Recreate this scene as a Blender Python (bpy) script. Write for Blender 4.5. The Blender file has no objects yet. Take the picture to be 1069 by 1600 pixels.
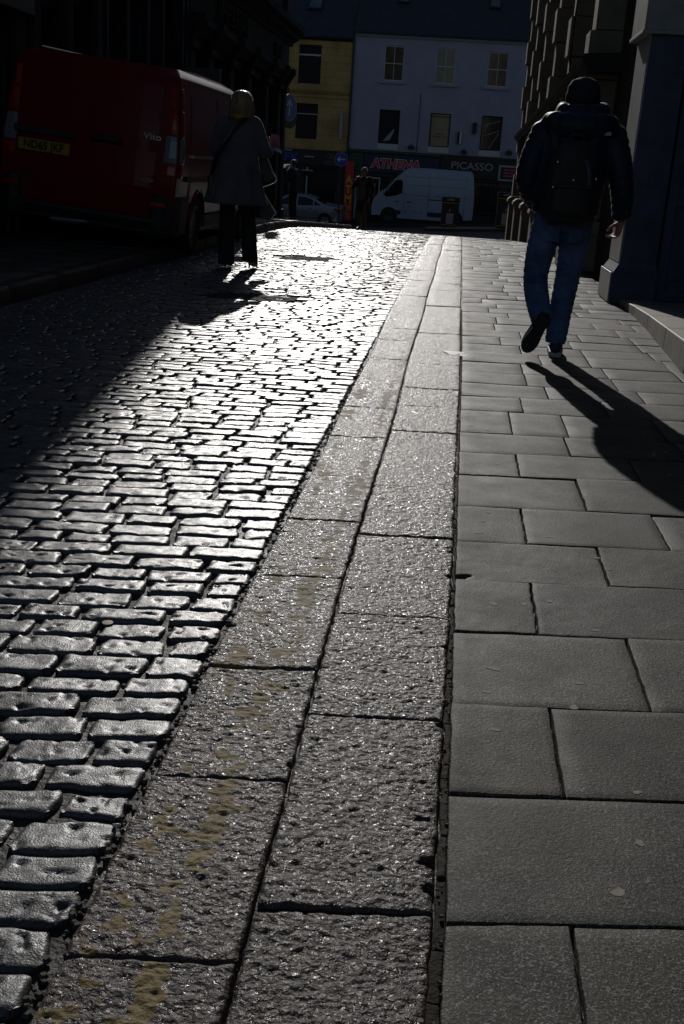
import bpy, bmesh, math, random
import numpy as np
from mathutils import Vector, Matrix
random.seed(7)
rng = np.random.default_rng(11)
S = bpy.context.scene
COL = S.collection
R = math.radians

# ------------------------------------------------------------------ camera, sky, sun, exposure
YAW, PITCH, ROLL = 0.087605678700783, 0.31063755351092925, math.atan(0.065)
CAM_H = 1.05
def _camera():
    f = Vector((-math.sin(YAW)*math.cos(PITCH), math.cos(YAW)*math.cos(PITCH), -math.sin(PITCH)))
    r = Vector((math.cos(YAW), math.sin(YAW), 0)); u = r.cross(f)
    c, s = math.cos(ROLL), math.sin(ROLL)
    r2 = c*r + s*u; u2 = -s*r + c*u
    cd = bpy.data.cameras.new('camera'); cam = bpy.data.objects.new('camera', cd); COL.objects.link(cam)
    m = Matrix((r2, u2, -f)).transposed().to_4x4(); m.translation = Vector((0, 0, CAM_H))
    cam.matrix_world = m
    cd.sensor_fit = 'VERTICAL'; cd.sensor_height = 36.0; cd.sensor_width = 24.0
    cd.lens = 1670/1600*36
    cd.clip_start = .05; cd.clip_end = 900
    S.camera = cam
_camera()
SUN_EL, SUN_AZ = R(22.5), R(7.5)          # azimuth measured left of the street direction
W = bpy.data.worlds.new('World'); S.world = W; W.use_nodes = True
nt = W.node_tree; bg = nt.nodes['Background']
sky = nt.nodes.new('ShaderNodeTexSky'); sky.sky_type = 'NISHITA'; sky.sun_disc = False
sky.sun_elevation = SUN_EL; sky.sun_rotation = -SUN_AZ; sky.air_density = 1.0; sky.dust_density = .6; sky.ozone_density = 1.5
nt.links.new(sky.outputs[0], bg.inputs[0]); bg.inputs[1].default_value = .10
sd = bpy.data.lights.new('sun', 'SUN'); sd.energy = 5.0; sd.angle = R(.53); sd.color = (1, .965, .92)
so = bpy.data.objects.new('sun', sd); COL.objects.link(so)
so.rotation_euler = Vector((-math.sin(SUN_AZ)*math.cos(SUN_EL), math.cos(SUN_AZ)*math.cos(SUN_EL), math.sin(SUN_EL))).to_track_quat('Z', 'Y').to_euler()
S.view_settings.view_transform = 'Standard'; S.view_settings.look = 'None'
S.view_settings.exposure = -1.3; S.view_settings.gamma = 1.0
S.cycles.max_bounces = 5; S.cycles.diffuse_bounces = 3; S.cycles.glossy_bounces = 3
S.cycles.sample_clamp_indirect = 6

# ------------------------------------------------------------------ materials
def mat(name, col, rough=.6, metal=0., spec=.5, bump=None, var=None, col2=None, rvar=0., attr=None, trans=0., speck=None, sheen=0.):
    m = bpy.data.materials.new(name); m.use_nodes = True
    n = m.node_tree; L = n.links.new; b = n.nodes['Principled BSDF']
    b.inputs['Base Color'].default_value = (*col, 1); b.inputs['Roughness'].default_value = rough
    b.inputs['Metallic'].default_value = metal; b.inputs['Specular IOR Level'].default_value = spec
    if sheen: b.inputs['Sheen Weight'].default_value = sheen; b.inputs['Sheen Roughness'].default_value = .3
    if trans: b.inputs['Transmission Weight'].default_value = trans
    tc = n.nodes.new('ShaderNodeTexCoord')
    csock = None
    if var:
        nz = n.nodes.new('ShaderNodeTexNoise'); nz.inputs['Scale'].default_value = var[0]; nz.inputs['Detail'].default_value = 7
        nz.inputs['Roughness'].default_value = .65
        L(tc.outputs['Object'], nz.inputs['Vector'])
        mr = n.nodes.new('ShaderNodeMapRange'); mr.inputs[1].default_value = .32; mr.inputs[2].default_value = .68
        L(nz.outputs['Fac'], mr.inputs[0])
        mx = n.nodes.new('ShaderNodeMix'); mx.data_type = 'RGBA'
        c2 = col2 or tuple(c*(1-var[1]) for c in col)
        mx.inputs[6].default_value = (*col, 1); mx.inputs[7].default_value = (*c2, 1)
        L(mr.outputs[0], mx.inputs[0]); csock = mx.outputs[2]
        if rvar:
            mr2 = n.nodes.new('ShaderNodeMapRange'); mr2.inputs[3].default_value = rough-rvar; mr2.inputs[4].default_value = rough+rvar
            L(mr.outputs[0], mr2.inputs[0]); L(mr2.outputs[0], b.inputs['Roughness'])
    if speck:
        for (sc, lo, hi, cc, am) in speck:
            nz = n.nodes.new('ShaderNodeTexNoise'); nz.inputs['Scale'].default_value = sc; nz.inputs['Detail'].default_value = 1
            L(tc.outputs['Object'], nz.inputs['Vector'])
            mr = n.nodes.new('ShaderNodeMapRange'); mr.inputs[1].default_value = lo; mr.inputs[2].default_value = hi; mr.inputs[4].default_value = am
            L(nz.outputs['Fac'], mr.inputs[0]); mx = n.nodes.new('ShaderNodeMix'); mx.data_type = 'RGBA'
            L(mr.outputs[0], mx.inputs[0]); L(csock, mx.inputs[6]); mx.inputs[7].default_value = (*cc, 1); csock = mx.outputs[2]
    if attr:
        at = n.nodes.new('ShaderNodeAttribute'); at.attribute_name = attr
        mm = n.nodes.new('ShaderNodeMix'); mm.data_type = 'RGBA'; mm.blend_type = 'MULTIPLY'; mm.inputs[0].default_value = 1
        if csock: L(csock, mm.inputs[6])
        else: mm.inputs[6].default_value = (*col, 1)
        L(at.outputs['Color'], mm.inputs[7]); csock = mm.outputs[2]
    if csock: L(csock, b.inputs['Base Color'])
    prev = None
    for (sc, st, dist) in (bump or []):
        nz = n.nodes.new('ShaderNodeTexVoronoi' if sc < 0 else 'ShaderNodeTexNoise'); nz.inputs['Scale'].default_value = abs(sc); nz.inputs['Detail'].default_value = 1 if sc < 0 else 4
        L(tc.outputs['Object'], nz.inputs['Vector'])
        bp = n.nodes.new('ShaderNodeBump'); bp.inputs['Strength'].default_value = st; bp.inputs['Distance'].default_value = dist
        L(nz.outputs['Distance' if sc < 0 else 'Fac'], bp.inputs['Height'])
        bp.invert = sc < 0
        if prev: L(prev.outputs[0], bp.inputs['Normal'])
        prev = bp
    if prev: L(prev.outputs[0], b.inputs['Normal'])
    m['csock'] = 0
    return m

MT = {}
MT['sett'] = mat('worn_sett', (.070, .071, .078), .435, spec=.6, var=(40, .5), rvar=.11, attr='tone', bump=[(300, .65, .0015), (90, .22, .003)], speck=[(380, .57, .66, (.20, .20, .20), .5), (150, .40, .32, (.02, .02, .02), .7)])
MT['flag'] = mat('concrete_flag', (.050, .047, .034), .66, spec=.26, var=(4.5, .5), rvar=.06, attr='tone', bump=[(420, .45, .0016), (160, .45, .0026)], speck=[(300, .58, .63, (.22, .22, .215), .8), (150, .63, .67, (.20, .195, .185), .8), (200, .42, .36, (.012, .012, .010), .8), (1.7, .48, .7, (.080, .066, .042), .6)])
MT['bed'] = mat('joint_dirt', (.040, .036, .030), .62, spec=.35, var=(12, .7), rvar=.15, bump=[(120, .8, .006)])
MT['mortar'] = mat('old_mortar', (.045, .038, .028), .85, spec=.2, var=(60, .6), attr='tone', bump=[(200, .8, .003)])
MT['gum'] = mat('gum', (.33, .30, .23), .8, var=(50, .3))
MT['asphalt'] = mat('asphalt', (.045, .045, .047), .9, spec=.15, var=(6, .4), bump=[(160, .8, .004)])
MT['debris'] = mat('debris', (.09, .08, .06), .8, var=(40, .5))
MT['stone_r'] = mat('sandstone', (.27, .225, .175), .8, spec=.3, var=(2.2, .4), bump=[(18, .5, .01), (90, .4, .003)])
MT['stone_shaded'] = mat('shaded_sandstone', (.11, .09, .075), .85, spec=.3, var=(2.2, .45), bump=[(18, .5, .01), (90, .4, .003)])  # darker copy of the pilaster sandstone, shade put into its colour
MT['stone_d'] = mat('sooty_stone', (.05, .046, .045), .85, spec=.25, var=(1.5, .5), bump=[(14, .5, .01)])
MT['stone_step'] = mat('step_stone', (.30, .275, .235), .6, var=(7, .35), bump=[(120, .5, .003)])
MT['timber_blue'] = mat('blue_timber', (.06, .072, .15), .45, spec=.5, var=(5, .55), bump=[(60, .2, .002)])
MT['timber_lit'] = mat('lit_timber', (.36, .36, .36), .5, var=(5, .3), bump=[(70, .2, .002)])  # pale grey in place of the blue, sunlight put into the colour
MT['black'] = mat('black_paint', (.012, .012, .014), .45)
MT['black_gloss'] = mat('black_gloss', (.01, .01, .012), .2)
MT['rubber'] = mat('rubber', (.014, .014, .014), .8, bump=[(90, .3, .003)])
MT['plastic'] = mat('dark_plastic', (.02, .021, .024), .6, bump=[(300, .3, .001)])
MT['red_paint'] = mat('red_paint', (.20, .007, .013), .20, spec=.18, var=(1.2, .15))
MT['white_paint'] = mat('white_paint', (.37, .44, .58), .3, spec=.6, var=(.9, .15))
MT['silver_paint'] = mat('silver_paint', (.30, .32, .36), .3, metal=.4, var=(1, .1))
MT['lamp_red'] = mat('lamp_red', (.36, .012, .008), .25)
MT['lamp_clear'] = mat('lamp_clear', (.20, .22, .26), .15, bump=[(40, .4, .004)])
MT['chrome'] = mat('chrome', (.6, .6, .62), .18, metal=1)
MT['steel'] = mat('dark_steel_wheel', (.045, .045, .05), .4, metal=.3)
MT['alloy'] = mat('alloy', (.34, .34, .36), .32, metal=.8)
MT['plate'] = mat('plate_yellow', (.40, .23, .03), .5)
MT['plate_white'] = mat('plate_white', (.6, .6, .58), .4)
MT['glass'] = mat('dark_glass', (.012, .014, .018), .06, spec=.4)
MT['glass_curtain'] = mat('curtained_glass', (.10, .075, .035), .12, spec=.6, var=(3.2, .85))
MT['lilac'] = mat('lilac_render', (.36, .345, .43), .85, spec=.2, var=(1.1, .16), bump=[(30, .25, .01)])
MT['yellow'] = mat('yellow_stone', (.56, .36, .14), .85, spec=.2, var=(1.3, .35), bump=[(20, .3, .01)])
MT['slate'] = mat('slate', (.036, .036, .05), .7, spec=.3, var=(3, .4), bump=[(8, .4, .02)])
MT['sash'] = mat('sash_paint', (.5, .5, .5), .5)
MT['sash_dark'] = mat('sash_dark', (.022, .022, .036), .6, spec=.2)
MT['green_paint'] = mat('green_fascia', (.012, .055, .03), .5)
MT['navy_paint'] = mat('navy_fascia', (.02, .024, .06), .5)
MT['sign_blue'] = mat('sign_blue', (.02, .07, .42), .35)
MT['sign_white'] = mat('sign_white', (.6, .6, .6), .4)
MT['sign_red'] = mat('sign_red', (.55, .03, .03), .45)
MT['sign_pink'] = mat('sign_pink', (.5, .05, .12), .45)
MT['sign_yellow'] = mat('sign_yellow', (.65, .42, .03), .45)
MT['dull_gold'] = mat('dull_gold', (.16, .12, .035), .6)
MT['sign_grey'] = mat('sign_grey', (.35, .33, .34), .4)
MT['skin'] = mat('skin', (.42, .20, .13), .5, var=(20, .2))
MT['puffer'] = mat('navy_puffer', (.009, .015, .042), .58, spec=.35, var=(7, .3), bump=[(50, .4, .008)], sheen=.3)
MT['knit'] = mat('black_knit', (.013, .016, .022), .9, bump=[(220, .8, .004)])
MT['denim'] = mat('denim', (.13, .20, .40), .85, spec=.2, var=(7, .65), bump=[(16, .8, .03), (45, .4, .006), (500, .4, .001)], sheen=.1)
MT['nylon'] = mat('black_nylon', (.012, .012, .013), .65, bump=[(80, .3, .004)])
MT['shoe'] = mat('navy_shoe', (.02, .03, .06), .6)
MT['sole'] = mat('black_sole', (.02, .02, .02), .7)
MT['sole_w'] = mat('pale_sole', (.42, .42, .42), .6)
MT['coat'] = mat('grey_coat', (.13, .12, .14), .9, spec=.2, var=(6, .3), bump=[(10, .5, .02), (260, .5, .002)], sheen=.5)
MT['trouser'] = mat('black_trouser', (.013, .013, .016), .85, bump=[(12, .5, .02)])
MT['hair'] = mat('blond_hair', (.36, .22, .10), .38, var=(22, .5), bump=[(70, .6, .006)], sheen=.6)
MT['scarf'] = mat('ochre_scarf', (.45, .2, .03), .8)
MT['leather'] = mat('black_leather', (.012, .012, .013), .35)
MT['paper'] = mat('paper', (.6, .58, .62), .7)
MT['bag_grey'] = mat('bag_grey', (.045, .05, .06), .5)
MT['beige'] = mat('beige_cloth', (.13, .10, .075), .9, bump=[(14, .5, .02)])
MT['coat_d'] = mat('dark_coat', (.018, .018, .024), .9, bump=[(12, .5, .02)], sheen=.3)
MT['jacket_n'] = mat('navy_jacket', (.016, .02, .035), .8, bump=[(12, .5, .02)])
MT['hair_g'] = mat('grey_hair', (.16, .15, .14), .6, sheen=1.)
MT['hair_d'] = mat('dark_hair', (.02, .017, .014), .5, sheen=.15)
MT['leaflet'] = mat('leaflet', (.16, .11, .22), .5, var=(30, .8), col2=(.45, .05, .08))
MT['eye'] = mat('eye', (.02, .015, .012), .2)
MT['brick'] = mat('dark_brick', (.075, .03, .022), .85, var=(3, .4), bump=[(20, .4, .01)])
MT['shutter'] = mat('steel_shutter', (.055, .058, .066), .4, metal=.4)

def kerb_material():
    """Hammered granite with the remains of two worn yellow lines along the outer row."""
    m = mat('granite_kerb', (.078, .054, .051), .60, spec=.34, var=(60, .6), rvar=.06, attr='tone', bump=[(240, .7, .0024), (110, .9, .0065), (38, .5, .010)], speck=[(330, .57, .65, (.19, .175, .17), .6), (16, .5, .75, (.085, .068, .045), .5)])
    n = m.node_tree; L = n.links.new; b = n.nodes['Principled BSDF']
    src = b.inputs['Base Color'].links[0].from_socket
    rsrc = b.inputs['Roughness'].links[0].from_socket
    tc = n.nodes.new('ShaderNodeTexCoord'); sp = n.nodes.new('ShaderNodeSeparateXYZ'); L(tc.outputs['Object'], sp.inputs[0])
    def math_(op, a, c=None, d=None):
        k = n.nodes.new('ShaderNodeMath'); k.operation = op
        for i, v in enumerate((a, c, d)):
            if v is None: continue
            if isinstance(v, (int, float)): k.inputs[i].default_value = v
            else: L(v, k.inputs[i])
        return k.outputs[0]
    nz = n.nodes.new('ShaderNodeTexNoise'); nz.inputs['Scale'].default_value = 24; nz.inputs['Detail'].default_value = 5; L(tc.outputs['Object'], nz.inputs['Vector'])
    nb = n.nodes.new('ShaderNodeTexNoise'); nb.inputs['Scale'].default_value = 2.6; nb.inputs['Detail'].default_value = 2; L(tc.outputs['Object'], nb.inputs['Vector'])
    # second line lies on this centre, wandering a little with the street
    mr = n.nodes.new('ShaderNodeMapRange'); mr.inputs[1].default_value = 1.9; mr.inputs[2].default_value = 3.7
    mr.inputs[3].default_value = -.318; mr.inputs[4].default_value = -.262; L(sp.outputs['Y'], mr.inputs[0])
    d1 = math_('ABSOLUTE', math_('SUBTRACT', sp.outputs['X'], mr.outputs[0]))
    d2 = math_('ABSOLUTE', math_('SUBTRACT', sp.outputs['X'], -.398))
    def band(d, w, thr):
        e = math_('ADD', math_('MULTIPLY', d, 7.0), math_('MULTIPLY', math_('SUBTRACT', .5, nz.outputs['Fac']), 1.9))
        e = math_('ADD', e, math_('MULTIPLY', math_('SUBTRACT', .5, nb.outputs['Fac']), thr))
        k = n.nodes.new('ShaderNodeMapRange'); k.inputs[1].default_value = w+.02; k.inputs[2].default_value = w-.02; L(e, k.inputs[0]); return k.outputs[0]
    fac = math_('MAXIMUM', band(d1, .075, .7), band(d2, -.05, 1.8))
    far = n.nodes.new('ShaderNodeMapRange'); far.inputs[1].default_value = 5.2; far.inputs[2].default_value = 8.5; far.inputs[3].default_value = 1; far.inputs[4].default_value = .25
    L(sp.outputs['Y'], far.inputs[0]); fac = math_('MULTIPLY', fac, far.outputs[0])
    mx = n.nodes.new('ShaderNodeMix'); mx.data_type = 'RGBA'; L(math_('MULTIPLY', fac, .9), mx.inputs[0]); L(src, mx.inputs[6]); mx.inputs[7].default_value = (.20, .138, .034, 1)
    L(mx.outputs[2], b.inputs['Base Color'])
    cr = n.nodes.new('ShaderNodeTexNoise'); cr.inputs['Scale'].default_value = 150; cr.inputs['Detail'].default_value = 2; L(tc.outputs['Object'], cr.inputs['Vector'])
    cm = n.nodes.new('ShaderNodeMapRange'); cm.inputs[1].default_value = .52; cm.inputs[2].default_value = .60; cm.inputs[3].default_value = 1; cm.inputs[4].default_value = .40; L(cr.outputs['Fac'], cm.inputs[0])
    rsrc = math_('MULTIPLY', rsrc, cm.outputs[0])
    mr2 = n.nodes.new('ShaderNodeMix'); L(fac, mr2.inputs[0]); L(rsrc, mr2.inputs[2]); mr2.inputs[3].default_value = .7
    L(mr2.outputs[0], b.inputs['Roughness'])
    for bn in [k for k in n.nodes if k.type == 'BUMP']: L(math_('MULTIPLY', math_('SUBTRACT', 1.0, math_('MULTIPLY', fac, .45)), bn.inputs['Strength'].default_value), bn.inputs['Strength'])
    return m
MT['kerb'] = kerb_material()

# ------------------------------------------------------------------ object helpers
def tag(o, label=None, cat=None, group=None, kind=None):
    if label: o['label'] = label
    if cat: o['category'] = cat
    if group: o['group'] = group
    if kind: o['kind'] = kind
    return o
def thing(name, label, cat, loc=(0, 0, 0), rot=(0, 0, 0), group=None):
    o = bpy.data.objects.new(name, None); o.empty_display_size = .2; COL.objects.link(o)
    o.location = loc; o.rotation_euler = rot
    return tag(o, label, cat, group)
def base_of(p):
    v = Vector((0, 0, 0))
    while p is not None: v += Vector(p.location); p = p.parent
    return v
def link(me, name, mats, parent=None, smooth=False):
    o = bpy.data.objects.new(name, me); COL.objects.link(o); o.parent = parent
    for m in (mats if isinstance(mats, (list, tuple)) else [mats]): me.materials.append(MT[m] if isinstance(m, str) else m)
    if smooth: me.polygons.foreach_set('use_smooth', [True]*len(me.polygons))
    return o
class MB:
    def __init__(s): s.v = []; s.f = []
    def add(s, vs, fs):
        b = len(s.v); s.v += [tuple(p) for p in vs]; s.f += [tuple(b+i for i in f) for f in fs]; return s
    def box(s, x0, x1, y0, y1, z0, z1, c=None):
        x0, x1 = min(x0, x1), max(x0, x1); y0, y1 = min(y0, y1), max(y0, y1); z0, z1 = min(z0, z1), max(z0, z1)
        vs = [(x0,y0,z0),(x1,y0,z0),(x1,y1,z0),(x0,y1,z0),(x0,y0,z1),(x1,y0,z1),(x1,y1,z1),(x0,y1,z1)]
        return s.add(vs, [(0,3,2,1),(4,5,6,7),(0,1,5,4),(1,2,6,5),(2,3,7,6),(3,0,4,7)])
    def loft(s, rings, cap=True, closed=True):
        n = len(rings[0]); vs = [p for r in rings for p in r]; fs = []
        for i in range(len(rings)-1):
            for j in range(n if closed else n-1):
                k = (j+1) % n; fs.append((i*n+j, i*n+k, (i+1)*n+k, (i+1)*n+j))
        if cap: fs.append(tuple(range(n-1, -1, -1))); fs.append(tuple((len(rings)-1)*n+j for j in range(n)))
        return s.add(vs, fs)
    def tube(s, pts, rad, n=12, ref=None, bumps=None, sub=1):
        """pts: path; rad: radius or (ra, rb) per point; ref: direction of ra; bumps=(step, amp) puffs along the length"""
        P = [Vector(p) for p in pts]; Q = [r if isinstance(r, (tuple, list)) else (r, r) for r in rad]
        if sub > 1:
            P2, Q2 = [], []
            for i in range(len(P)-1):
                p0 = P[max(i-1, 0)]; p1 = P[i]; p2 = P[i+1]; p3 = P[min(i+2, len(P)-1)]
                for k in range(sub):
                    t = k/sub
                    P2.append(.5*((2*p1)+(p2-p0)*t+(2*p0-5*p1+4*p2-p3)*t*t+(3*p1-p0-3*p2+p3)*t**3))
                    Q2.append(tuple(Q[i][a]*(1-t)+Q[i+1][a]*t for a in (0, 1)))
            P2.append(P[-1]); Q2.append(Q[-1]); P, Q = P2, Q2
        rings = []; L = 0; up = Vector(ref) if ref else None
        for i, p in enumerate(P):
            t = (P[min(i+1, len(P)-1)]-P[max(i-1, 0)]).normalized()
            if up is None: up = Vector((1, 0, 0)) if abs(t.x) < .8 else Vector((0, 1, 0))
            a = (up-t*up.dot(t)).normalized(); b = t.cross(a); up = a
            if i: L += (P[i]-P[i-1]).length
            k = 0 if not bumps else bumps[1]*(abs(math.sin(math.pi*L/bumps[0]))**.6-.6)
            ra, rb = Q[i][0]+k, Q[i][1]+k
            rings.append([p+a*(ra*math.cos(2*math.pi*j/n))+b*(rb*math.sin(2*math.pi*j/n)) for j in range(n)])
        return s.loft(rings)
    def eloft(s, rows, n=28, sub=1, bumps=None, fold=None):
        """horizontal elliptical rings (cx, cy, z, rx, ry)"""
        if sub > 1:
            o = []
            for a, b in zip(rows[:-1], rows[1:]):
                for k in range(sub): t = k/sub; o.append(tuple(x*(1-t)+y*t for x, y in zip(a, b)))
            o.append(rows[-1]); rows = o
        rings = []
        for (cx, cy, z, rx, ry) in rows:
            k = 0 if not bumps else bumps[1]*(abs(math.sin(math.pi*z/bumps[0]))**.6-.6)
            ring = []
            for j in range(n):
                th = 2*math.pi*j/n; kk = k + (fold[1]*math.sin(fold[0]*th+z*2)*max(0, min(1, (fold[2]-z)/.5)) if fold else 0)
                ring.append((cx+(rx+kk)*math.cos(th), cy+(ry+kk)*math.sin(th), z))
            rings.append(ring)
        return s.loft(rings)
    def ell(s, c, r, n=16, m=10, rz=0.):
        rings = []; c = Vector(c); q = Matrix.Rotation(rz, 3, 'Z')
        for i in range(1, m):
            a = math.pi*i/m
            rings.append([c+q @ Vector((r[0]*math.sin(a)*math.cos(2*math.pi*j/n), r[1]*math.sin(a)*math.sin(2*math.pi*j/n), -r[2]*math.cos(a))) for j in range(n)])
        return s.loft(rings)
    def lathe_x(s, prof, c=(0, 0, 0), n=28):
        """profile of (x, r) turned about the x axis"""
        rings = [[(c[0]+x, c[1]+r*math.cos(2*math.pi*j/n), c[2]+r*math.sin(2*math.pi*j/n)) for j in range(n)] for x, r in prof]
        return s.loft(rings)
    def lathe_z(s, prof, c=(0, 0, 0), n=20):
        rings = [[(c[0]+r*math.cos(2*math.pi*j/n), c[1]+r*math.sin(2*math.pi*j/n), c[2]+z) for j in range(n)] for z, r in prof]
        return s.loft(rings)
    def prism(s, poly, place, d0, d1):
        """poly: outline (a, b); place(a, b, d) -> point; thickness between d0 and d1"""
        n = len(poly); vs = [place(a, b, d0) for a, b in poly]+[place(a, b, d1) for a, b in poly]
        fs = [tuple(range(n))[::-1], tuple(range(n, 2*n))]+[(i, (i+1) % n, n+(i+1) % n, n+i) for i in range(n)]
        return s.add(vs, fs)
    def build(s, name, mats, parent=None, smooth=False, local=False, bevel=0, origin=None, seg=2):
        off = Vector((0, 0, 0)) if local else base_of(parent)
        if origin is not None: off = off+Vector(origin)
        me = bpy.data.meshes.new(name)
        me.from_pydata([(p[0]-off.x, p[1]-off.y, p[2]-off.z) for p in s.v], [], s.f)
        bm = bmesh.new(); bm.from_mesh(me); bmesh.ops.recalc_face_normals(bm, faces=bm.faces); bm.to_mesh(me); bm.free()
        o = link(me, name, mats, parent, smooth)
        if origin is not None: o.location = origin
        if bevel:
            b = o.modifiers.new('bevel', 'BEVEL'); b.width = bevel; b.segments = seg; b.limit_method = 'ANGLE'; b.angle_limit = R(40)
        return o
    def skin(s, name, m, parent=None, voxel=.008, smooth=6, local=True):
        """weld every overlapping piece into one continuous surface"""
        o = s.build(name, m, parent, local=local)
        r = o.modifiers.new('r', 'REMESH'); r.mode = 'VOXEL'; r.voxel_size = voxel; r.use_smooth_shade = True
        if smooth: q = o.modifiers.new('s', 'SMOOTH'); q.factor = .5; q.iterations = smooth
        bpy.context.view_layer.update()
        me = bpy.data.meshes.new_from_object(o.evaluated_get(bpy.context.evaluated_depsgraph_get()))
        o.modifiers.clear(); o.data = me; me.name = name
        if not me.materials: me.materials.append(MT[m])
        me.polygons.foreach_set('use_smooth', [True]*len(me.polygons))
        return o
class Pl:
    """a vertical plane: u along it, d outward, z up"""
    def __init__(s, o, u, n): s.o = Vector(o); s.u = Vector(u); s.n = Vector(n)
    def p(s, u, d, z): return s.o+s.u*u+s.n*d+Vector((0, 0, z))
    def box(s, mb, u0, u1, d0, d1, z0, z1):
        vs = [s.p(u, d, z) for z in (z0, z1) for (u, d) in ((u0, d0), (u1, d0), (u1, d1), (u0, d1))]
        return mb.add(vs, [(0,3,2,1),(4,5,6,7),(0,1,5,4),(1,2,6,5),(2,3,7,6),(3,0,4,7)])
    def prof(s, mb, u0, u1, prof):
        """outline of (d, z) run along u"""
        n = len(prof); vs = [s.p(u0, d, z) for d, z in prof]+[s.p(u1, d, z) for d, z in prof]
        return mb.add(vs, [tuple(range(n)), tuple(range(2*n-1, n-1, -1))]+[(i, (i+1) % n, n+(i+1) % n, n+i) for i in range(n)])
    def wall(s, mb, u0, u1, z0, z1, holes, th=.3, back=.5):
        us = sorted({u0, u1, *[h[0] for h in holes], *[h[1] for h in holes]}); zs = sorted({z0, z1, *[h[2] for h in holes], *[h[3] for h in holes]})
        for a, b in zip(us[:-1], us[1:]):
            for c, d in zip(zs[:-1], zs[1:]):
                if any(h[0] <= a and b <= h[1] and h[2] <= c and d <= h[3] for h in holes): continue
                mb.add([s.p(a, 0, c), s.p(b, 0, c), s.p(b, 0, d), s.p(a, 0, d)], [(0, 1, 2, 3)])
        for (a, b, c, d) in holes:
            for q in (((a, c), (b, c)), ((b, c), (b, d)), ((b, d), (a, d)), ((a, d), (a, c))):
                (u1_, z1_), (u2_, z2_) = q
                mb.add([s.p(u1_, 0, z1_), s.p(u2_, 0, z2_), s.p(u2_, -th, z2_), s.p(u1_, -th, z1_)], [(0, 1, 2, 3)])
        # solid rest of the block
        mb.add([s.p(u0, 0, z0), s.p(u0, 0, z1), s.p(u0, -back, z1), s.p(u0, -back, z0)], [(0, 1, 2, 3)])
        mb.add([s.p(u1, 0, z0), s.p(u1, 0, z1), s.p(u1, -back, z1), s.p(u1, -back, z0)], [(3, 2, 1, 0)])
        mb.add([s.p(u0, 0, z1), s.p(u1, 0, z1), s.p(u1, -back, z1), s.p(u0, -back, z1)], [(0, 1, 2, 3)])
        mb.add([s.p(u0, -back, z0), s.p(u1, -back, z0), s.p(u1, -back, z1), s.p(u0, -back, z1)], [(3, 2, 1, 0)])
        return mb
def window(pl, par, u0, u1, z0, z1, th=.2, bars=(1, 1), fr='sash', gl='glass', w=.05, sill=None, name='window', label=None):
    f = MB(); d = -th
    pl.box(f, u0, u0+w, d, d+.06, z0, z1); pl.box(f, u1-w, u1, d, d+.06, z0, z1)
    pl.box(f, u0+w, u1-w, d, d+.06, z0, z0+w); pl.box(f, u0+w, u1-w, d, d+.06, z1-w, z1)
    for i in range(bars[0]):
        u = u0+(u1-u0)*(i+1)/(bars[0]+1); pl.box(f, u-.014, u+.014, d+.005, d+.045, z0+w, z1-w)
    for i in range(bars[1]):
        z = z0+(z1-z0)*(i+1)/(bars[1]+1); pl.box(f, u0+w, u1-w, d+.008, d+.052, z-.022, z+.022)
    o = f.build(name, fr, par)
    if label: o['label'] = label
    g = MB(); pl.box(g, u0+.01, u1-.01, d-.02, d+.015, z0+.01, z1-.01); g.build('pane', gl, o)
    if sill:
        s_ = MB(); pl.box(s_, u0-sill[0], u1+sill[0], -.02, sill[1], z0-sill[2], z0-.002); s_.build('sill', sill[3] if len(sill) > 3 else fr, o, bevel=.01)
    return o
def text(name, body, size, m, parent, loc, rot, ext=.01, off=0., local=False, sx=1., shear=0., align='CENTER', space=1.):
    c = bpy.data.curves.new(name, 'FONT'); c.body = body; c.size = size; c.extrude = ext; c.offset = off; c.shear = shear
    c.align_x = align; c.align_y = 'CENTER'; c.space_character = space; c.resolution_u = 3
    t = bpy.data.objects.new(name, c); COL.objects.link(t); bpy.context.view_layer.update()
    me = bpy.data.meshes.new_from_object(t.evaluated_get(bpy.context.evaluated_depsgraph_get())); me.materials.clear()
    bpy.data.objects.remove(t)
    me.transform(Matrix.Rotation(rot[2], 4, 'Z') @ Matrix.Rotation(rot[1], 4, 'Y') @ Matrix.Rotation(rot[0], 4, 'X') @ Matrix.Diagonal((sx, 1, 1, 1)))
    o = link(me, name, m, parent); o.location = Vector(loc) if local else Vector(loc)-base_of(parent)
    return o

# ------------------------------------------------------------------ noise on arrays
def _h(ix, iy, seed):
    h = (ix*374761393+iy*668265263+seed*1442695041) & 0xffffffff
    h = ((h ^ (h >> 13))*1274126177) & 0xffffffff
    return ((h ^ (h >> 16)) & 0xffff)/65535.
def gn(x, y, seed=0):
    x = np.asarray(x, float); y = np.asarray(y, float)
    ix = np.floor(x).astype(np.int64); iy = np.floor(y).astype(np.int64); fx = x-ix; fy = y-iy
    u = fx*fx*fx*(fx*(fx*6-15)+10); v = fy*fy*fy*(fy*(fy*6-15)+10)
    def g(a, b):
        t = _h(ix+a, iy+b, seed)*2*np.pi
        return np.cos(t)*(fx-a)+np.sin(t)*(fy-b)
    return ((g(0, 0)*(1-u)+g(1, 0)*u)*(1-v)+(g(0, 1)*(1-u)+g(1, 1)*u)*v)*1.41

# ------------------------------------------------------------------ the lie of the land
_yy = np.linspace(-40, 260, 6001)
_sl = np.interp(_yy, [-40, 17, 22, 32, 33, 62, 70, 260], [0, 0, -.050, -.050, -.036, -.036, 0, 0])
_zz = np.concatenate([[0], np.cumsum((_sl[1:]+_sl[:-1])/2*np.diff(_yy))])
def zg(y): return np.interp(y, _yy, _zz)

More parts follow.
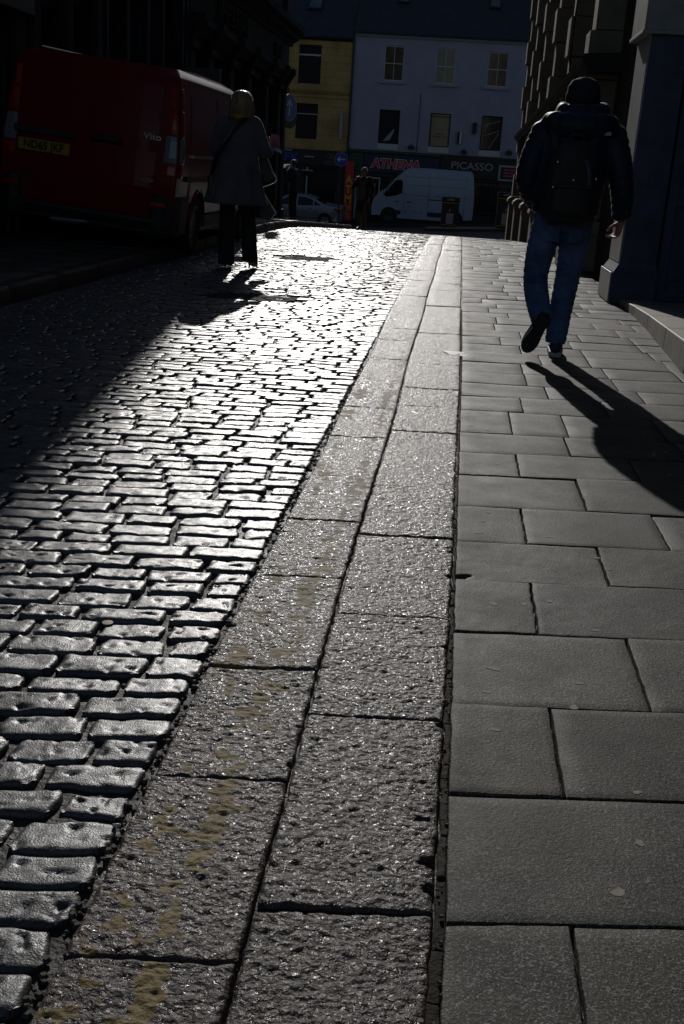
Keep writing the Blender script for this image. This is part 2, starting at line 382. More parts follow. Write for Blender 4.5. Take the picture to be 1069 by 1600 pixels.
class Stones:
    def __init__(s): s.V = []; s.F = []; s.T = []; s.M = []; s.n = 0
    def stone(s, c, nx, ny, r, rc, depth, disp, lift=0., tone=(1, 1, 1), tilt=(0, 0), jit=0., mi=0, coarse=False):
        """c: corners (x, y) in the order near-left, near-right, far-right, far-left"""
        c = np.asarray(c, float)
        Wd = (np.hypot(*(c[1]-c[0]))+np.hypot(*(c[2]-c[3])))/2; Ht = (np.hypot(*(c[3]-c[0]))+np.hypot(*(c[2]-c[1])))/2
        def par(n, L):
            e = [0, r] if coarse else [0, .12*r, .45*r, r]
            e = [q/L for q in e]
            mid = list(np.linspace(e[-1], 1-e[-1], n+2)[1:-1]) if n else []
            a = e+mid+[1-q for q in e[::-1]]
            return np.array([0]+a+[1]), np.array([1]+[0]*len(a)+[1])
        ps, ks = par(nx, Wd); pt, kt = par(ny, Ht)
        Sg, Tg = np.meshgrid(ps, pt); K = np.maximum(*np.meshgrid(ks, kt))
        ds = np.minimum(Sg, 1-Sg)*Wd; dt = np.minimum(Tg, 1-Tg)*Ht
        a = np.maximum(0, rc-ds); b = np.maximum(0, rc-dt); Lh = np.hypot(a, b); k = np.where(Lh > rc, rc/np.maximum(Lh, 1e-9), 1)
        ds2 = np.where((a > 0) & (b > 0), rc-a*k, ds); dt2 = np.where((a > 0) & (b > 0), rc-b*k, dt)
        Sg = np.where(Sg < .5, ds2/Wd, 1-ds2/Wd); Tg = np.where(Tg < .5, dt2/Ht, 1-dt2/Ht)
        X = ((1-Sg)*(1-Tg))*c[0][0]+(Sg*(1-Tg))*c[1][0]+(Sg*Tg)*c[2][0]+((1-Sg)*Tg)*c[3][0]
        Y = ((1-Sg)*(1-Tg))*c[0][1]+(Sg*(1-Tg))*c[1][1]+(Sg*Tg)*c[2][1]+((1-Sg)*Tg)*c[3][1]
        if jit:
            X = X+gn(X*22, Y*22, 5)*jit; Y = Y+gn(X*22+9, Y*22, 6)*jit
        aa = np.maximum(0, r-ds2); bb = np.maximum(0, r-dt2); d = np.clip(r-np.hypot(aa, bb), 0, r)
        drop = r*(1-np.sqrt(np.clip(1-(1-d/r)**2, 0, 1)))
        Z = lift+disp(X, Y)*np.clip(d/r+.3, 0, 1)-drop+(Sg-.5)*tilt[0]+(Tg-.5)*tilt[1]
        Z = np.where(K == 1, -depth, Z)+zg(Y)
        h, w = X.shape; idx = np.arange(h*w).reshape(h, w)+s.n
        s.V.append(np.stack([X, Y, Z], -1).reshape(-1, 3))
        q = np.stack([idx[:-1, :-1], idx[:-1, 1:], idx[1:, 1:], idx[1:, :-1]], -1).reshape(-1, 4)
        s.F.append(q); s.T.append(np.tile(np.array([*tone, 1.]), (h*w, 1))); s.M.append(np.full(len(q), mi)); s.n += h*w
    def disc(s, x, y, z, r, mi, n=9):
        a = np.arange(n)*2*np.pi/n; rr = r*(1+.25*np.sin(a*2+x*90)+.15*np.sin(a*3+y*50))
        ring = np.stack([x+rr*np.cos(a), y+rr*.8*np.sin(a), np.full(n, z)+zg(y)], -1); ring2 = np.stack([x+rr*.86*np.cos(a), y+rr*.7*np.sin(a), np.full(n, z)+zg(y)], -1)
        V = np.concatenate([ring, ring2, [[x, y, z+zg(y)]]]); F = []
        for j in range(n):
            k = (j+1) % n; F.append([j, k, n+k, n+j]); F.append([n+j, n+k, 2*n, 2*n])
        F = np.array(F)+s.n
        s.V.append(V); s.F.append(F); s.T.append(np.ones((len(V), 4))); s.M.append(np.full(len(F), mi)); s.n += len(V)
    def build(s, name, mats, parent=None, kind='structure'):
        V = np.concatenate(s.V); F = np.concatenate(s.F); T = np.concatenate(s.T); Mi = np.concatenate(s.M)
        tri = F[:, 2] == F[:, 3]
        loops = np.concatenate([F[~tri].ravel(), F[tri][:, :3].ravel()]); nq, ntr = (~tri).sum(), tri.sum()
        starts = np.concatenate([np.arange(nq)*4, nq*4+np.arange(ntr)*3])
        me = bpy.data.meshes.new(name); me.vertices.add(len(V)); me.vertices.foreach_set('co', V.ravel().astype(np.float32))
        me.loops.add(len(loops)); me.loops.foreach_set('vertex_index', loops.astype(np.int32))
        me.polygons.add(nq+ntr); me.polygons.foreach_set('loop_start', starts.astype(np.int32))
        me.polygons.foreach_set('material_index', np.concatenate([Mi[~tri], Mi[tri]]).astype(np.int32))
        me.polygons.foreach_set('use_smooth', np.ones(nq+ntr, bool))
        me.update(calc_edges=True); me.validate()
        at = me.color_attributes.new('tone', 'FLOAT_COLOR', 'POINT'); at.data.foreach_set('color', T.ravel().astype(np.float32))
        o = link(me, name, mats, parent)
        if kind: o['kind'] = kind
        return o

# ------------------------------------------------------------------ ground
XL = -3.08                                    # outer face of the left kerb
def gz(x, y):
    """the main street across the end also climbs to the right"""
    return float(zg(y))+.06*(x+3)*min(1, max(0, (y-33)/6))*(1 if abs(x) < 30 else 30/abs(x))
def sheet(name, m, xs, ys, zoff):
    V = [(x, y, gz(x, y)+zoff) for y in ys for x in xs]; n = len(xs)
    F = [(j*n+i, j*n+i+1, (j+1)*n+i+1, (j+1)*n+i) for j in range(len(ys)-1) for i in range(n-1)]
    me = bpy.data.meshes.new(name); me.from_pydata(V, [], F); o = link(me, name, m, smooth=True); o['kind'] = 'structure'; return o
ys_fine = list(np.arange(-6, 17, 2.))+list(np.arange(17, 70, .5))
sheet('ground', 'asphalt', [-220, -60, -30, -16, -10, -5, 0, 5, 12, 20, 30, 60, 220], [-60]+ys_fine+[100, 160, 250], -.09)
sheet('road_bed', 'bed', [XL-.02, -2, -1, .1, 1.0, 2.6], list(np.arange(-2, 17, 1.))+list(np.arange(17, 32.6, .5)), -.024)
fb = Stones()          # packed dirt between the setts, higher in some places than in others
gx, gy = np.meshgrid(np.linspace(XL, .085, 160), np.concatenate([np.arange(.6, 6, .02), np.arange(6, 14, .06), np.arange(14, 32.3, .2)]))
gzv = -.0145+gn(gx*2.3, gy*2.3, 51)*.0085+gn(gx*30, gy*30, 52)*.003+zg(gy)
gzv = np.where(gx > -.45, np.minimum(gzv, zg(gy)-.012), gzv)
h_, w_ = gx.shape; ix = np.arange(h_*w_).reshape(h_, w_)
fb.V.append(np.stack([gx, gy, gzv], -1).reshape(-1, 3)); q_ = np.stack([ix[:-1, :-1], ix[:-1, 1:], ix[1:, 1:], ix[1:, :-1]], -1).reshape(-1, 4)
fb.F.append(q_); fb.T.append(np.ones((h_*w_, 4))); fb.M.append(np.zeros(len(q_)))
fb.build('joint_fill', ['bed'])

def sett_disp(x, y):
    p = gn(x*42, y*42, 3); q = gn(x*110, y*110, 4)
    pits = np.clip(p-.28, 0, 1)*-.016
    return gn(x*14, y*14, 2)*.0026+p*.0011+q*.0006+pits
PATCH = [(-2.05, -1.25, 8.5, 9.0), (-2.1, -1.45, 12.6, 13.3)]       # asphalt repairs among the setts
def in_patch(x, y): return any(a < x < b and c < y < d for a, b, c, d in PATCH)
st = Stones()
y = .15; row = 0
while y < 32.2:
    pitch = random.uniform(.082, .097) if y < 8 else random.uniform(.086, .104)
    x = -.459-random.uniform(0, .007); first = random.uniform(.08, .21)
    wob = random.uniform(-.0025, .0025)
    while x > XL+.03:
        ln = first if first else random.uniform(.125, .215)
        first = None
        x0 = max(x-ln, XL+.01)
        if x0-XL < .07: x0 = XL+.01
        cx = (x+x0)/2; vis = x0 > -(y+1.6)*.55-1.3
        def yt(xx): return .13*(xx+.45)+.010*math.sin(xx*2.3+y*.5)+wob*math.sin(xx*9+row)
        g1, g2 = random.uniform(.004, .007), random.uniform(.0045, .009)
        if y > 7: g2 *= 1.5
        sh = random.uniform(0, .012) if random.random() < .15 else 0
        c = [(x0+g1, y+yt(x0)+g2+sh), (x-g1, y+yt(x)+g2), (x-g1+random.uniform(-.006, .004), y+yt(x)+pitch-g2*.5), (x0+g1+random.uniform(-.004, .006), y+yt(x0)+pitch-g2*.5-sh*.6)]
        yc = y+yt(cx)
        if not in_patch(cx, yc):
            t = random.uniform(.72, 1.22); w_ = random.uniform(-.03, .03); tone = (t*(1+w_), t, t*(1-w_))
            args = dict(r=random.uniform(.007, .012), rc=random.uniform(.020, .034), depth=.03, lift=random.uniform(-.004, .003), tone=tone, tilt=(random.uniform(-.004, .004), random.uniform(-.004, .003)), jit=.006)
            if yc < 2.7 and vis: st.stone(c, 20, 10, disp=sett_disp, **args)
            elif yc < 5.2 and vis: st.stone(c, 10, 5, disp=sett_disp, **args)
            elif yc < 9 and vis: st.stone(c, 4, 2, disp=sett_disp, **args)
            else: st.stone(c, 2, 0, disp=sett_disp, coarse=True, **args)
        x = x0
    y += pitch; row += 1
st.build('road', ['sett'])
pt = Stones()
for (a, b, c_, d) in PATCH:
    pt.stone([(a-.02, c_-.06), (b-.1, c_+.05), (b+.05, d+.02), (a+.12, d)], 40, 24, .012, .16, .03, lambda x, y: gn(x*9, y*9, 8)*.008+gn(x*40, y*40, 9)*.004, lift=-.006, jit=.05)
pt.build('road_patch', ['asphalt'])

CHIPS = [(.052, 1.475, .018, .03), (.05, 1.405, .012, .025), (.062, 1.93, .012, .02), (-.215, 1.72, .007, .02), (.063, 2.30, .010, .02), (.072, 2.98, .012, .02), (-.452, 2.30, .012, .02), (-.452, 1.42, .010, .02), (.085, 2.78, .022, .03), (.11, 2.79, .014, .025)]
def kerb_disp(x, y):
    a = gn(x*42+.6*gn(x*13, y*13, 21), y*86+.4*gn(x*20, y*20, 22), 12); b = gn(x*78, y*140, 13); c = gn(x*7, y*7, 14)
    e = 1-np.abs(gn(x*26, y*40, 15))*2
    z = a*.0026+b*.0017+c*.0022+e*.0010
    for (cx, cy, r_, d_) in CHIPS: z = z-d_*np.clip(1.25-np.hypot(x-cx, (y-cy)*1.3)/r_+.5*gn(x*60, y*60, 16), 0, 1)
    return z
def res(y, s):
    return (max(2, int(s/(.0046 if y < 2.3 else .0062 if y < 3.4 else .010 if y < 5.6 else .022 if y < 9 else .09))))
def row_of(xl, xr, joints, xs_fn=None, **kw):
    k = Stones()
    for i, (a, b) in enumerate(zip(joints[:-1], joints[1:])):
        ym = (a+b)/2; L0, L1 = xl(a), xl(b); R0, R1 = xr(a), xr(b); g_ = .0022; tl = .12
        c = [(L0+g_, a+g_), (R0-g_, a+tl*(R0-L0)+g_), (R1-g_, b+tl*(R1-L1)-g_), (L1+g_, b-g_)]
        t = random.uniform(.85, 1.15) if ym < 5 else random.uniform(.85, 1.2)
        tone = (t*1.0, t*.985, t*random.uniform(.92, .99))
        k.stone(c, res(ym, R0-L0), res(ym, b-a), .007, .012, .05, kerb_disp, lift=random.uniform(-.002, .003), tone=tone, tilt=(random.uniform(-.003, .003), 0), jit=.004)
    return k
jl = [-1.2, -.5, .1, .62, 1.165, 1.635, 2.084, 2.643, 3.143, 3.658, 4.271, 4.86, 5.54, 6.25, 7.0, 7.55, 8.08]
while jl[-1] < 31.8: jl.append(jl[-1]+random.uniform(.5, .85))
jm = [-1.3, -.7, -.1, .55, 1.316, 1.912, 2.439, 3.056, 3.602, 4.458, 4.98, 5.434, 6.182, 6.61, 7.45, 8.34]
while jm[-1] < 31.8: jm.append(jm[-1]+random.uniform(.5, .85))
xl1 = lambda y: -.452-.035*np.clip((y-6)/4, 0, 1)+.006*math.sin(y*2.1)
xm1 = lambda y: -.212+.012*math.sin(y*1.7)*.5
row_of(xl1, lambda y: xm1(y)-.001, jl).build('kerb', ['kerb'])
row_of(xm1, lambda y: .052+.012*np.clip((y-1)/1.4, 0, 1)+.024*np.clip((y-1)/5, 0, 1)+(.002*math.sin(y*5)), jm).build('inner_kerb', ['kerb'])

# paving flags on the right
def flag_disp(x, y):
    z = gn(x*5, y*5, 31)*.0016+gn(x*26, y*26, 32)*.0007
    for (cx, cy, r_, d_) in CHIPS[-2:]: z = z-d_*np.clip(1.25-np.hypot(x-cx, (y-cy)*1.6)/r_+.5*gn(x*60, y*60, 16), 0, 1)
    return z
fr_ = [(-.9, []), (-.45, [.3]), (0, [.6]), (.45, [.25, .7]), (.93, [.263, .66]), (1.337, [1.02]), (1.681, [.283, .93]), (2.022, [.50, 1.05]), (2.404, [.286, .84]), (2.752, [.507, 1.03]), (3.078, [.295, .738]), (3.444, [.521, .97]), (3.851, [.314, .77, 1.2]), (4.193, [.538, 1.02]), (4.532, [.317, .565, 1.0]), (4.998, [.39, .80, 1.26])]
yv = 5.36
while yv < 32:
    nj = []; q = .1+random.uniform(.12, .5)
    while q < 2.2: nj.append(q); q += random.choice([.3, .42, .5, .46])*random.uniform(.9, 1.1)
    fr_.append((yv, nj)); yv += random.uniform(.30, .40)
fl = Stones()
for i, (ya, js) in enumerate(fr_):
    yb = fr_[i+1][0] if i+1 < len(fr_) else ya+.35
    x0 = .071+.024*min(1, max(0, (ya-1)/5)); xs = [x0]+js+([1.62] if not js or js[-1] < 1.5 else [])
    if ya < 6.6: xs = [q for q in xs if q < 1.5]+[1.72, 2.3]
    else: xs = [q for q in xs if q < 1.45]+[1.62]
    tl = .15
    for a, b in zip(xs[:-1], xs[1:]):
        g_ = .003; jx = random.uniform(-.01, .01)
        c = [(a+g_, ya+tl*(a-x0)+g_), (b-g_, ya+tl*(b-x0)+g_), (b-g_+jx*0, yb+tl*(b-x0)-g_), (a+g_, yb+tl*(a-x0)-g_)]
        t = random.uniform(.74, 1.2); wm = random.uniform(-.05, .07)
        if ya > 8 and random.random() < .09: t = random.uniform(1.8, 2.6)  # a few far flags much paler, wet glare put into their tone
        n_ = (40, 36) if ya == 2.404 or ya == 2.752 else (14, 12) if ya < 4 else (6, 5) if ya < 9 else (2, 1)
        fl.stone(c, *n_, .0032, .006, .05, flag_disp, lift=random.uniform(-.003, .002), tone=(t*(1+wm), t, t*(1-wm)), tilt=(random.uniform(-.004, .004), random.uniform(-.004, .004)), jit=.003)
fo = fl.build('pavement', ['flag'])
gm = Stones()
from mathutils.bvhtree import BVHTree
_bv = BVHTree.FromObject(fo, bpy.context.evaluated_depsgraph_get())
for (x, y_) in [(.17, 2.22), (.154, 2.10), (.36, 2.19), (.335, 2.07), (.165, 1.93), (.42, 1.76), (.40, 1.60), (.345, 1.46), (.18, 2.6), (.33, 2.66), (.43, 2.5), (.26, 2.62), (.185, 3.4), (.37, 3.2), (.16, 3.3), (.52, 2.95), (.37, 3.75), (.6, 3.5), (.15, 3.18), (.23, 4.05), (.5, 3.05), (.14, 4.66), (.9, 4.1), (.21, 4.6)]+[(random.uniform(.12, 1.4), random.uniform(3, 12)) for _ in range(34)]:
    hit = _bv.ray_cast(Vector((x, y_, 1)), Vector((0, 0, -1)))[0]
    if hit: gm.disc(x, y_, hit.z-float(zg(y_))+.0007, random.uniform(.008, .013), 0)
gm.build('gum_spots', ['gum'], fo, kind=None)

# mortar and dirt packed into the long joint beside the flags
mo = Stones(); y = .2
while y < 9:
    L_ = random.uniform(.04, .22); t = random.uniform(.6, 1.3)
    kx = lambda y: .052+.012*np.clip((y-1)/1.4, 0, 1)+.024*np.clip((y-1)/5, 0, 1)+(.002*math.sin(y*5))
    fx = lambda y: .071+.024*min(1, max(0, (y-1)/5))
    a0, a1, b0, b1 = kx(y)+.000, fx(y)+.0015, kx(y+L_)+.000, fx(y+L_)+.0015
    mo.stone([(a0, y+.001), (a1, y+.001), (b1, y+L_-.001), (b0, y+L_-.001)], 3, max(3, int(L_/.008)), .003, .004, .03, lambda x, y: gn(x*90, y*90, 61)*.0022, lift=random.uniform(-.007, -.003), tone=(t, t*.95, t*.85), jit=.004); y += L_
mo.build('joint_mortar', ['mortar'])
# a last film of water on the stones
wt = MB()
MT['water'] = mat('water_film', (.05, .05, .05), .36, spec=1., bump=[(40, .15, .003)])
for (cx, cy, rx, ry) in [(.045, 6.66, .055, .10), (.10, 6.60, .03, .05)]:
    n_ = 22; z_ = float(zg(cy))+.0035
    ring = [(cx+rx*math.cos(a)*(1+.3*math.sin(3*a+cy)+.15*math.sin(5*a)), cy+ry*math.sin(a)*(1+.25*math.cos(2*a+cx)), float(zg(cy+ry*math.sin(a)))+.0035) for a in [2*math.pi*k/n_ for k in range(n_)]]
    wt.add(ring+[(p[0], p[1], p[2]-.006) for p in ring], [tuple(range(n_))]+[(i, (i+1) % n_, n_+(i+1) % n_, n_+i) for i in range(n_)])
wt.build('water', 'water', smooth=False)['kind'] = 'structure'
# left kerb and pavement
kl = Stones(); y = -1.
while y < 32:
    L_ = random.uniform(.7, 1.0); t = random.uniform(.8, 1.1)
    kl.stone([(XL-.15, y+.004), (XL, y+.004), (XL, y+L_-.004), (XL-.15, y+L_-.004)], 2, 4, .018, .02, .05, lambda x, y: .12+gn(x*20, y*20, 41)*.003+0*x, tone=(t, t, t), jit=.003, lift=0)
    y += L_
kl.build('far_kerb', ['kerb'])
pv = Stones(); y = 2.
while y < 32:
    D_ = random.uniform(.5, .65); x = XL-.155
    while x > -4.95:
        w_ = random.uniform(.5, .8); x0 = max(x-w_, -4.95); t = random.uniform(.8, 1.15)
        pv.stone([(x0+.004, y+.004), (x-.004, y+.004), (x-.004, y+D_-.004), (x0+.004, y+D_-.004)], 2, 2, .006, .008, .05, lambda x, y: .122+gn(x*6, y*6, 42)*.002, tone=(t, t, t*.96)); x = x0
    y += D_
pv.build('far_pavement', ['flag'])
sheet('pavement_bed', 'bed', [-5.1, XL-.14], list(np.arange(-2, 17, 1.))+list(np.arange(17, 32.6, .5)), .1)
# strip of footway in front of the shops across the main street, and a paved build-out for the bins
isl = MB()
for (xa, xb, ya, yb, h) in [(-1.2, 6, 38.5, 45.5, .10), (-16, 12, 57.2, 60.2, .11)]:
    cs = [(xa, ya), (xb, ya), (xb, yb), (xa, yb)]
    isl.add([(x, y, gz(x, y)-.12) for x, y in cs]+[(x, y, gz(x, y)+h-.09) for x, y in cs], [(0,3,2,1),(4,5,6,7),(0,1,5,4),(1,2,6,5),(2,3,7,6),(3,0,4,7)])
o = isl.build('street_pavement', 'flag', bevel=.02); o['kind'] = 'structure'
at_ = o.data.color_attributes.new('tone', 'FLOAT_COLOR', 'POINT'); at_.data.foreach_set('color', [1.]*len(at_.data)*4)

# grit caught in the joints
gr = MB()
def pebble(x, y, r, z=None):
    k = random.uniform(.5, .9); z = (-.012 if z is None else z)+float(zg(y))
    vs = [(x+r*math.cos(a)*random.uniform(.7, 1.2), y+r*math.sin(a)*random.uniform(.7, 1.2), z) for a in [i*math.pi/3 for i in range(6)]]
    vs2 = [(x+(p[0]-x)*.55, y+(p[1]-y)*.55, z+r*k) for p in vs]
    gr.add(vs+vs2, [tuple(range(6, 12))]+[(i, (i+1) % 6, 6+(i+1) % 6, 6+i) for i in range(6)])
for _ in range(160):
    y = random.uniform(.9, 6); pebble(.066+.022*min(1, max(0, (y-1)/5))+random.gauss(0, .004), y, random.uniform(.002, .0045), random.uniform(-.006, -.003))
for _ in range(500):
    y = random.uniform(.9, 6); pebble(-.460+random.gauss(0, .008), y, random.uniform(.002, .009), random.uniform(-.016, -.006))
for _ in range(1500):
    y = random.uniform(.9, 4.5); pebble(random.uniform(-1.6, -.46), y, random.uniform(.002, .0085), -.016)
g = gr.build('gravel', 'debris'); tag(g, 'grit and moss crumbs caught in the joints of the paving', 'grit', kind='stuff')
# ------------------------------------------------------------------ the left-hand buildings
LW = Pl((-4.9, 0, 0), (0, 1, 0), (1, 0, 0))
def block(name, label, pl, u0, u1, z0, z1, holes, m, back=16., th=.25, cat='building'):
    t = thing(name, label, cat, pl.p((u0+u1)/2, -back/2, z0))
    pl.wall(MB(), u0, u1, z0, z1, holes, th, back).build('wall', m, t)
    return t
# dark Victorian corner building
u0, u1 = 19.3, 30.0
pil = [19.55, 21.0, 22.9, 24.8, 27.0, 28.8]
gh = [(a+.32, b-.32, -.2 if i % 3 else -.55, 2.9) for i, (a, b) in enumerate(zip(pil[:-1], pil[1:]))]
uh = [(a+.5, b-.5, 5.2+h, 7.2+h) for a, b in zip(pil[:-1], pil[1:]) for h in (0, 3.2)]
cb = block('corner_building', 'sooty dark stone corner building with a lettered fascia and heavy cornice behind the red van', LW, u0, u1, -1.2, 12.6, gh+uh, 'stone_d')
for i, (a, b, c, d) in enumerate(gh): window(LW, cb, a, b, c, d, .22, (1, 1), 'black', 'glass')
for (a, b, c, d) in uh: window(LW, cb, a, b, c, d, .2, (0, 1), 'sash_dark', 'glass', sill=(.1, .12, .12, 'stone_d'))
for p in pil+[29.68]:
    q = MB(); LW.box(q, p-.2, p+.2, .0, .10, -1.0, 2.85); LW.box(q, p-.25, p+.25, .0, .15, -1.0, -.1); LW.box(q, p-.25, p+.25, 0, .16, 2.85, 2.98)
    pb = q.build('pilaster', 'stone_d', cb, bevel=.015)
    c_ = MB(); LW.prof(c_, p-.12, p+.12, [(.0, 2.98), (.14, 2.98), (.2, 3.1), (.34, 3.3), (.34, 3.42), (0, 3.42)]); c_.build('bracket', 'stone_d', pb, bevel=.015)
q = MB(); LW.prof(q, u0, u1+.12, [(0, 3.1), (.12, 3.1), (.14, 3.2), (.24, 3.28), (.24, 3.38), (0, 3.38)]); q.build('lower_cornice', 'stone_d', cb)
q = MB(); LW.box(q, u0, u1+.06, 0, .09, 3.38, 4.02); fz = q.build('fascia', 'stone_d', cb)
text('lettering', 'IMPERIAL', .52, 'stone_d', fz, (0, 0, 0), (R(90), 0, R(90)), .03, sx=1.15, space=1.25, local=True).location = LW.p(22.8, .12, 3.7)-base_of(fz)
text('lettering', 'INN', .44, 'stone_d', fz, (0, 0, 0), (R(90), 0, R(90)), .03, sx=1.15, space=1.2, local=True).location = LW.p(28.1, .12, 3.68)-base_of(fz)
q = MB(); LW.prof(q, u0, u1+.38, [(0, 4.02), (.13, 4.02), (.15, 4.1), (.28, 4.18), (.30, 4.26), (.42, 4.34), (.44, 4.46), (.36, 4.5), (0, 4.58)]); q.build('cornice', 'stone_d', cb)
q = MB(); LW.box(q, 29.3, 30.02, -.6, .12, 4.7, 11.9); q.build('shadow_block', 'stone_d', cb, bevel=.02)  # added block that pushes the corner's shadow edge further over the road
q = MB(); LW.prof(q, u0, u1+.04, [(0, 11.9), (.06, 12.0), (.16, 12.25), (.2, 12.5), (0, 12.65)]); q.build('roof_cornice', 'stone_d', cb)
# purple neon hanging sign just round the corner
ns = thing('hanging_sign', 'small lit violet sign hanging high on the corner of the dark stone building', 'sign', (-4.62, 30.2, 5.35))
MT['neon'] = mat('neon', (.4, .3, .6)); b_ = MT['neon'].node_tree.nodes['Principled BSDF']; b_.inputs['Emission Color'].default_value = (.42, .25, .9, 1); b_.inputs['Emission Strength'].default_value = 1.6
q = MB(); q.prism([(-.16, .0), (-.10, .5), (.12, .5), (.16, .0), (.04, -.26), (-.04, -.26)], lambda a, b, d: (-4.62+a, 30.2+d, 5.45+b), 0, .08); q.build('sign_face', 'neon', ns, bevel=.01)
q = MB(); q.box(-4.9, -4.5, 30.22, 30.26, 5.98, 6.02); q.build('bracket', 'black', ns)

# glazed dark timber shopfront
gs = block('timber_shopfront_building', 'dark building with tall mullioned shop windows just above the roof of the red van', LW, 14.85, 19.28, -.3, 11.5, [(15.0, 15.75, 2.2, 3.6), (15.9, 16.75, 2.2, 3.6), (16.95, 17.6, .1, 3.4), (17.75, 18.8, 2.0, 3.6), (15.0, 16.75, .6, 2.05), (15.4, 16.4, 5, 7), (17.4, 18.4, 5, 7)], 'stone_d')
MT['glass_blue'] = mat('bluish_glass', (.055, .085, .095), .1, spec=.8, var=(1.6, .8))
window(LW, gs, 15.0, 15.75, 2.2, 3.6, .12, (0, 0), 'sash_dark', 'glass_blue'); window(LW, gs, 15.9, 16.75, 2.2, 3.6, .12, (0, 0), 'sash_dark', 'glass_blue')
window(LW, gs, 16.95, 17.6, .1, 3.4, .2, (0, 3), 'sash_dark', 'glass'); window(LW, gs, 17.75, 18.8, 2.0, 3.6, .14, (1, 0), 'sash_dark', 'glass')
window(LW, gs, 15.0, 16.75, .6, 2.05, .12, (1, 0), 'sash_dark', 'glass')
for a in (15.4, 17.4): window(LW, gs, a, a+1, 5, 7, .15, (0, 1), 'sash_dark', 'glass')
for u in (14.92, 15.82, 16.85, 17.68, 18.9, 19.18):
    q = MB(); LW.box(q, u-.06, u+.06, 0, .09, -.2, 3.75); q.build('mullion', 'sash_dark', gs, bevel=.01)
q = MB(); LW.box(q, 14.86, 19.26, 0, .14, 2.06, 2.18); LW.box(q, 14.86, 19.26, 0, .2, 3.75, 4.2); q.build('fascia', 'sash_dark', gs, bevel=.015)
q = MB(); LW.box(q, 18.95, 19.13, .1, .7, 1.85, 2.5); q.build('projecting_sign', 'bag_grey', gs, bevel=.01)

# brick house
bh = block('brick_building', 'narrow dark brick building with stone piers left of the mullioned windows', LW, 12.25, 14.83, -.2, 11.8, [(12.75, 13.3, .1, 2.6), (13.6, 14.35, 1.1, 2.75), (12.8, 13.5, 4.5, 6.3)], 'brick')
window(LW, bh, 12.75, 13.3, .1, 2.6, .2, (0, 2), 'black', 'glass', name='door'); window(LW, bh, 13.6, 14.35, 1.1, 2.75, .15, (0, 1), 'sash_dark', 'glass', sill=(.06, .1, .1, 'stone_d')); window(LW, bh, 12.8, 13.5, 4.5, 6.3, .15, (0, 1), 'sash_dark', 'glass')
for u in (12.4, 13.45, 14.55):
    q = MB(); LW.box(q, u-.11, u+.11, 0, .11, -.1, 2.95); LW.box(q, u-.15, u+.15, 0, .15, -.1, .5); q.build('pier', 'stone_d', bh, bevel=.015)
q = MB(); ar = [(13.97-.55*math.cos(math.pi*k/10), 2.75+.42*math.sin(math.pi*k/10)) for k in range(11)]+[(13.97+.44*math.cos(math.pi*k/10), 2.75+.32*math.sin(math.pi*k/10)) for k in range(11)]
q.prism(ar, lambda a, b, d: LW.p(a, d, b), 0, .07)
q.build('window_arch', 'stone_d', bh)
q = MB(); LW.prof(q, 12.27, 14.81, [(0, 2.98), (.2, 3.02), (.24, 3.3), (0, 3.4)]); q.build('cornice', 'stone_d', bh)

# shuttered shop
ss = block('shuttered_shop', 'dark shop with its ribbed steel roller shutter pulled down at the left edge', LW, 2.5, 12.22, -.1, 11.2, [(8.0, 11.75, .15, 2.35), (3.2, 7.4, .15, 2.35)], 'stone_d')
for (a, b) in ((8.0, 11.75), (3.2, 7.4)):
    q = MB(); z = .15
    while z < 2.33:
        LW.prof(q, a, b, [(-.12, z), (-.055, z+.02), (-.045, z+.05), (-.12, z+.078)]); z += .08
    q.build('roller_shutter', 'shutter', ss)
q = MB(); LW.box(q, 2.5, 12.2, 0, .16, 2.4, 2.85); q.build('fascia', 'black', ss, bevel=.01)
for a, b in ((7.5, 7.9), (11.85, 12.15)):
    q = MB(); LW.box(q, a, b, 0, .08, -.05, 2.4); q.build('pier', 'stone_d', ss, bevel=.01)

# ------------------------------------------------------------------ the right-hand buildings
RW = Pl((1.8, 0, 0), (0, 1, 0), (-1, 0, 0))
sb = thing('sandstone_building', 'tall sandstone building with block pilasters catching light along the right pavement', 'building', (4, 22, 0))
pr_ = [14.5, 17.6, 20.9, 24.2, 27.6, 30.9]
bays = [(a+.5, b-.0) for a, b in zip(pr_[:-1], pr_[1:])]
holes = [(a+.18, b-.18, .35, 2.15) for a, b in bays]+[(a+.35, b-.35, z, z+1.9) for a, b in bays for z in (3.0, 6.3)]+[(12.35, 13.5, .0, 2.5)]
RW.wall(MB(), 11.15, 31.4, -1.2, 10.5, holes, .3, 14).build('wall', 'stone_shaded', sb)
for (a, b, c, d) in holes[:-1]: window(RW, sb, a, b, c, d, .25, (0, 1), 'sash_dark', 'glass', sill=(.1, .08, .12, 'stone_r') if c > 2 else None)
a, b, c, d = holes[-1]; window(RW, sb, a, b, c, d, .28, (0, 0), 'black', 'black', name='door')
for i, p in enumerate(pr_):
    q = MB(); z = .62; k = i % 2
    while z < 9.6:
        o_ = .405 if k % 2 else .345; g_ = .0 if k % 2 else .03
        RW.box(q, p+g_, p+.5-g_, 0, o_, z, z+.55); z += .56; k += 1
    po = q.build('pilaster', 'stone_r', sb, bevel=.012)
    q = MB(); zb = float(zg(p))-.1
    RW.box(q, p-.05, p+.55, 0, .46, zb, .42); RW.prof(q, p-.07, p+.57, [(0, .42), (.49, .42), (.52, .47), (.50, .54), (.42, .6), (0, .6)]); q.build('plinth', 'stone_r', po, bevel=.012)
q = MB()
rings = []
for (u, z) in ((14.2, 2.36), (31.5, 2.02)):
    rings.append([tuple(RW.p(u, d, z+h)) for d, h in [(0, 0), (.41, 0), (.43, .05), (.48, .09), (.50, .15), (.47, .19), (0, .22)]])
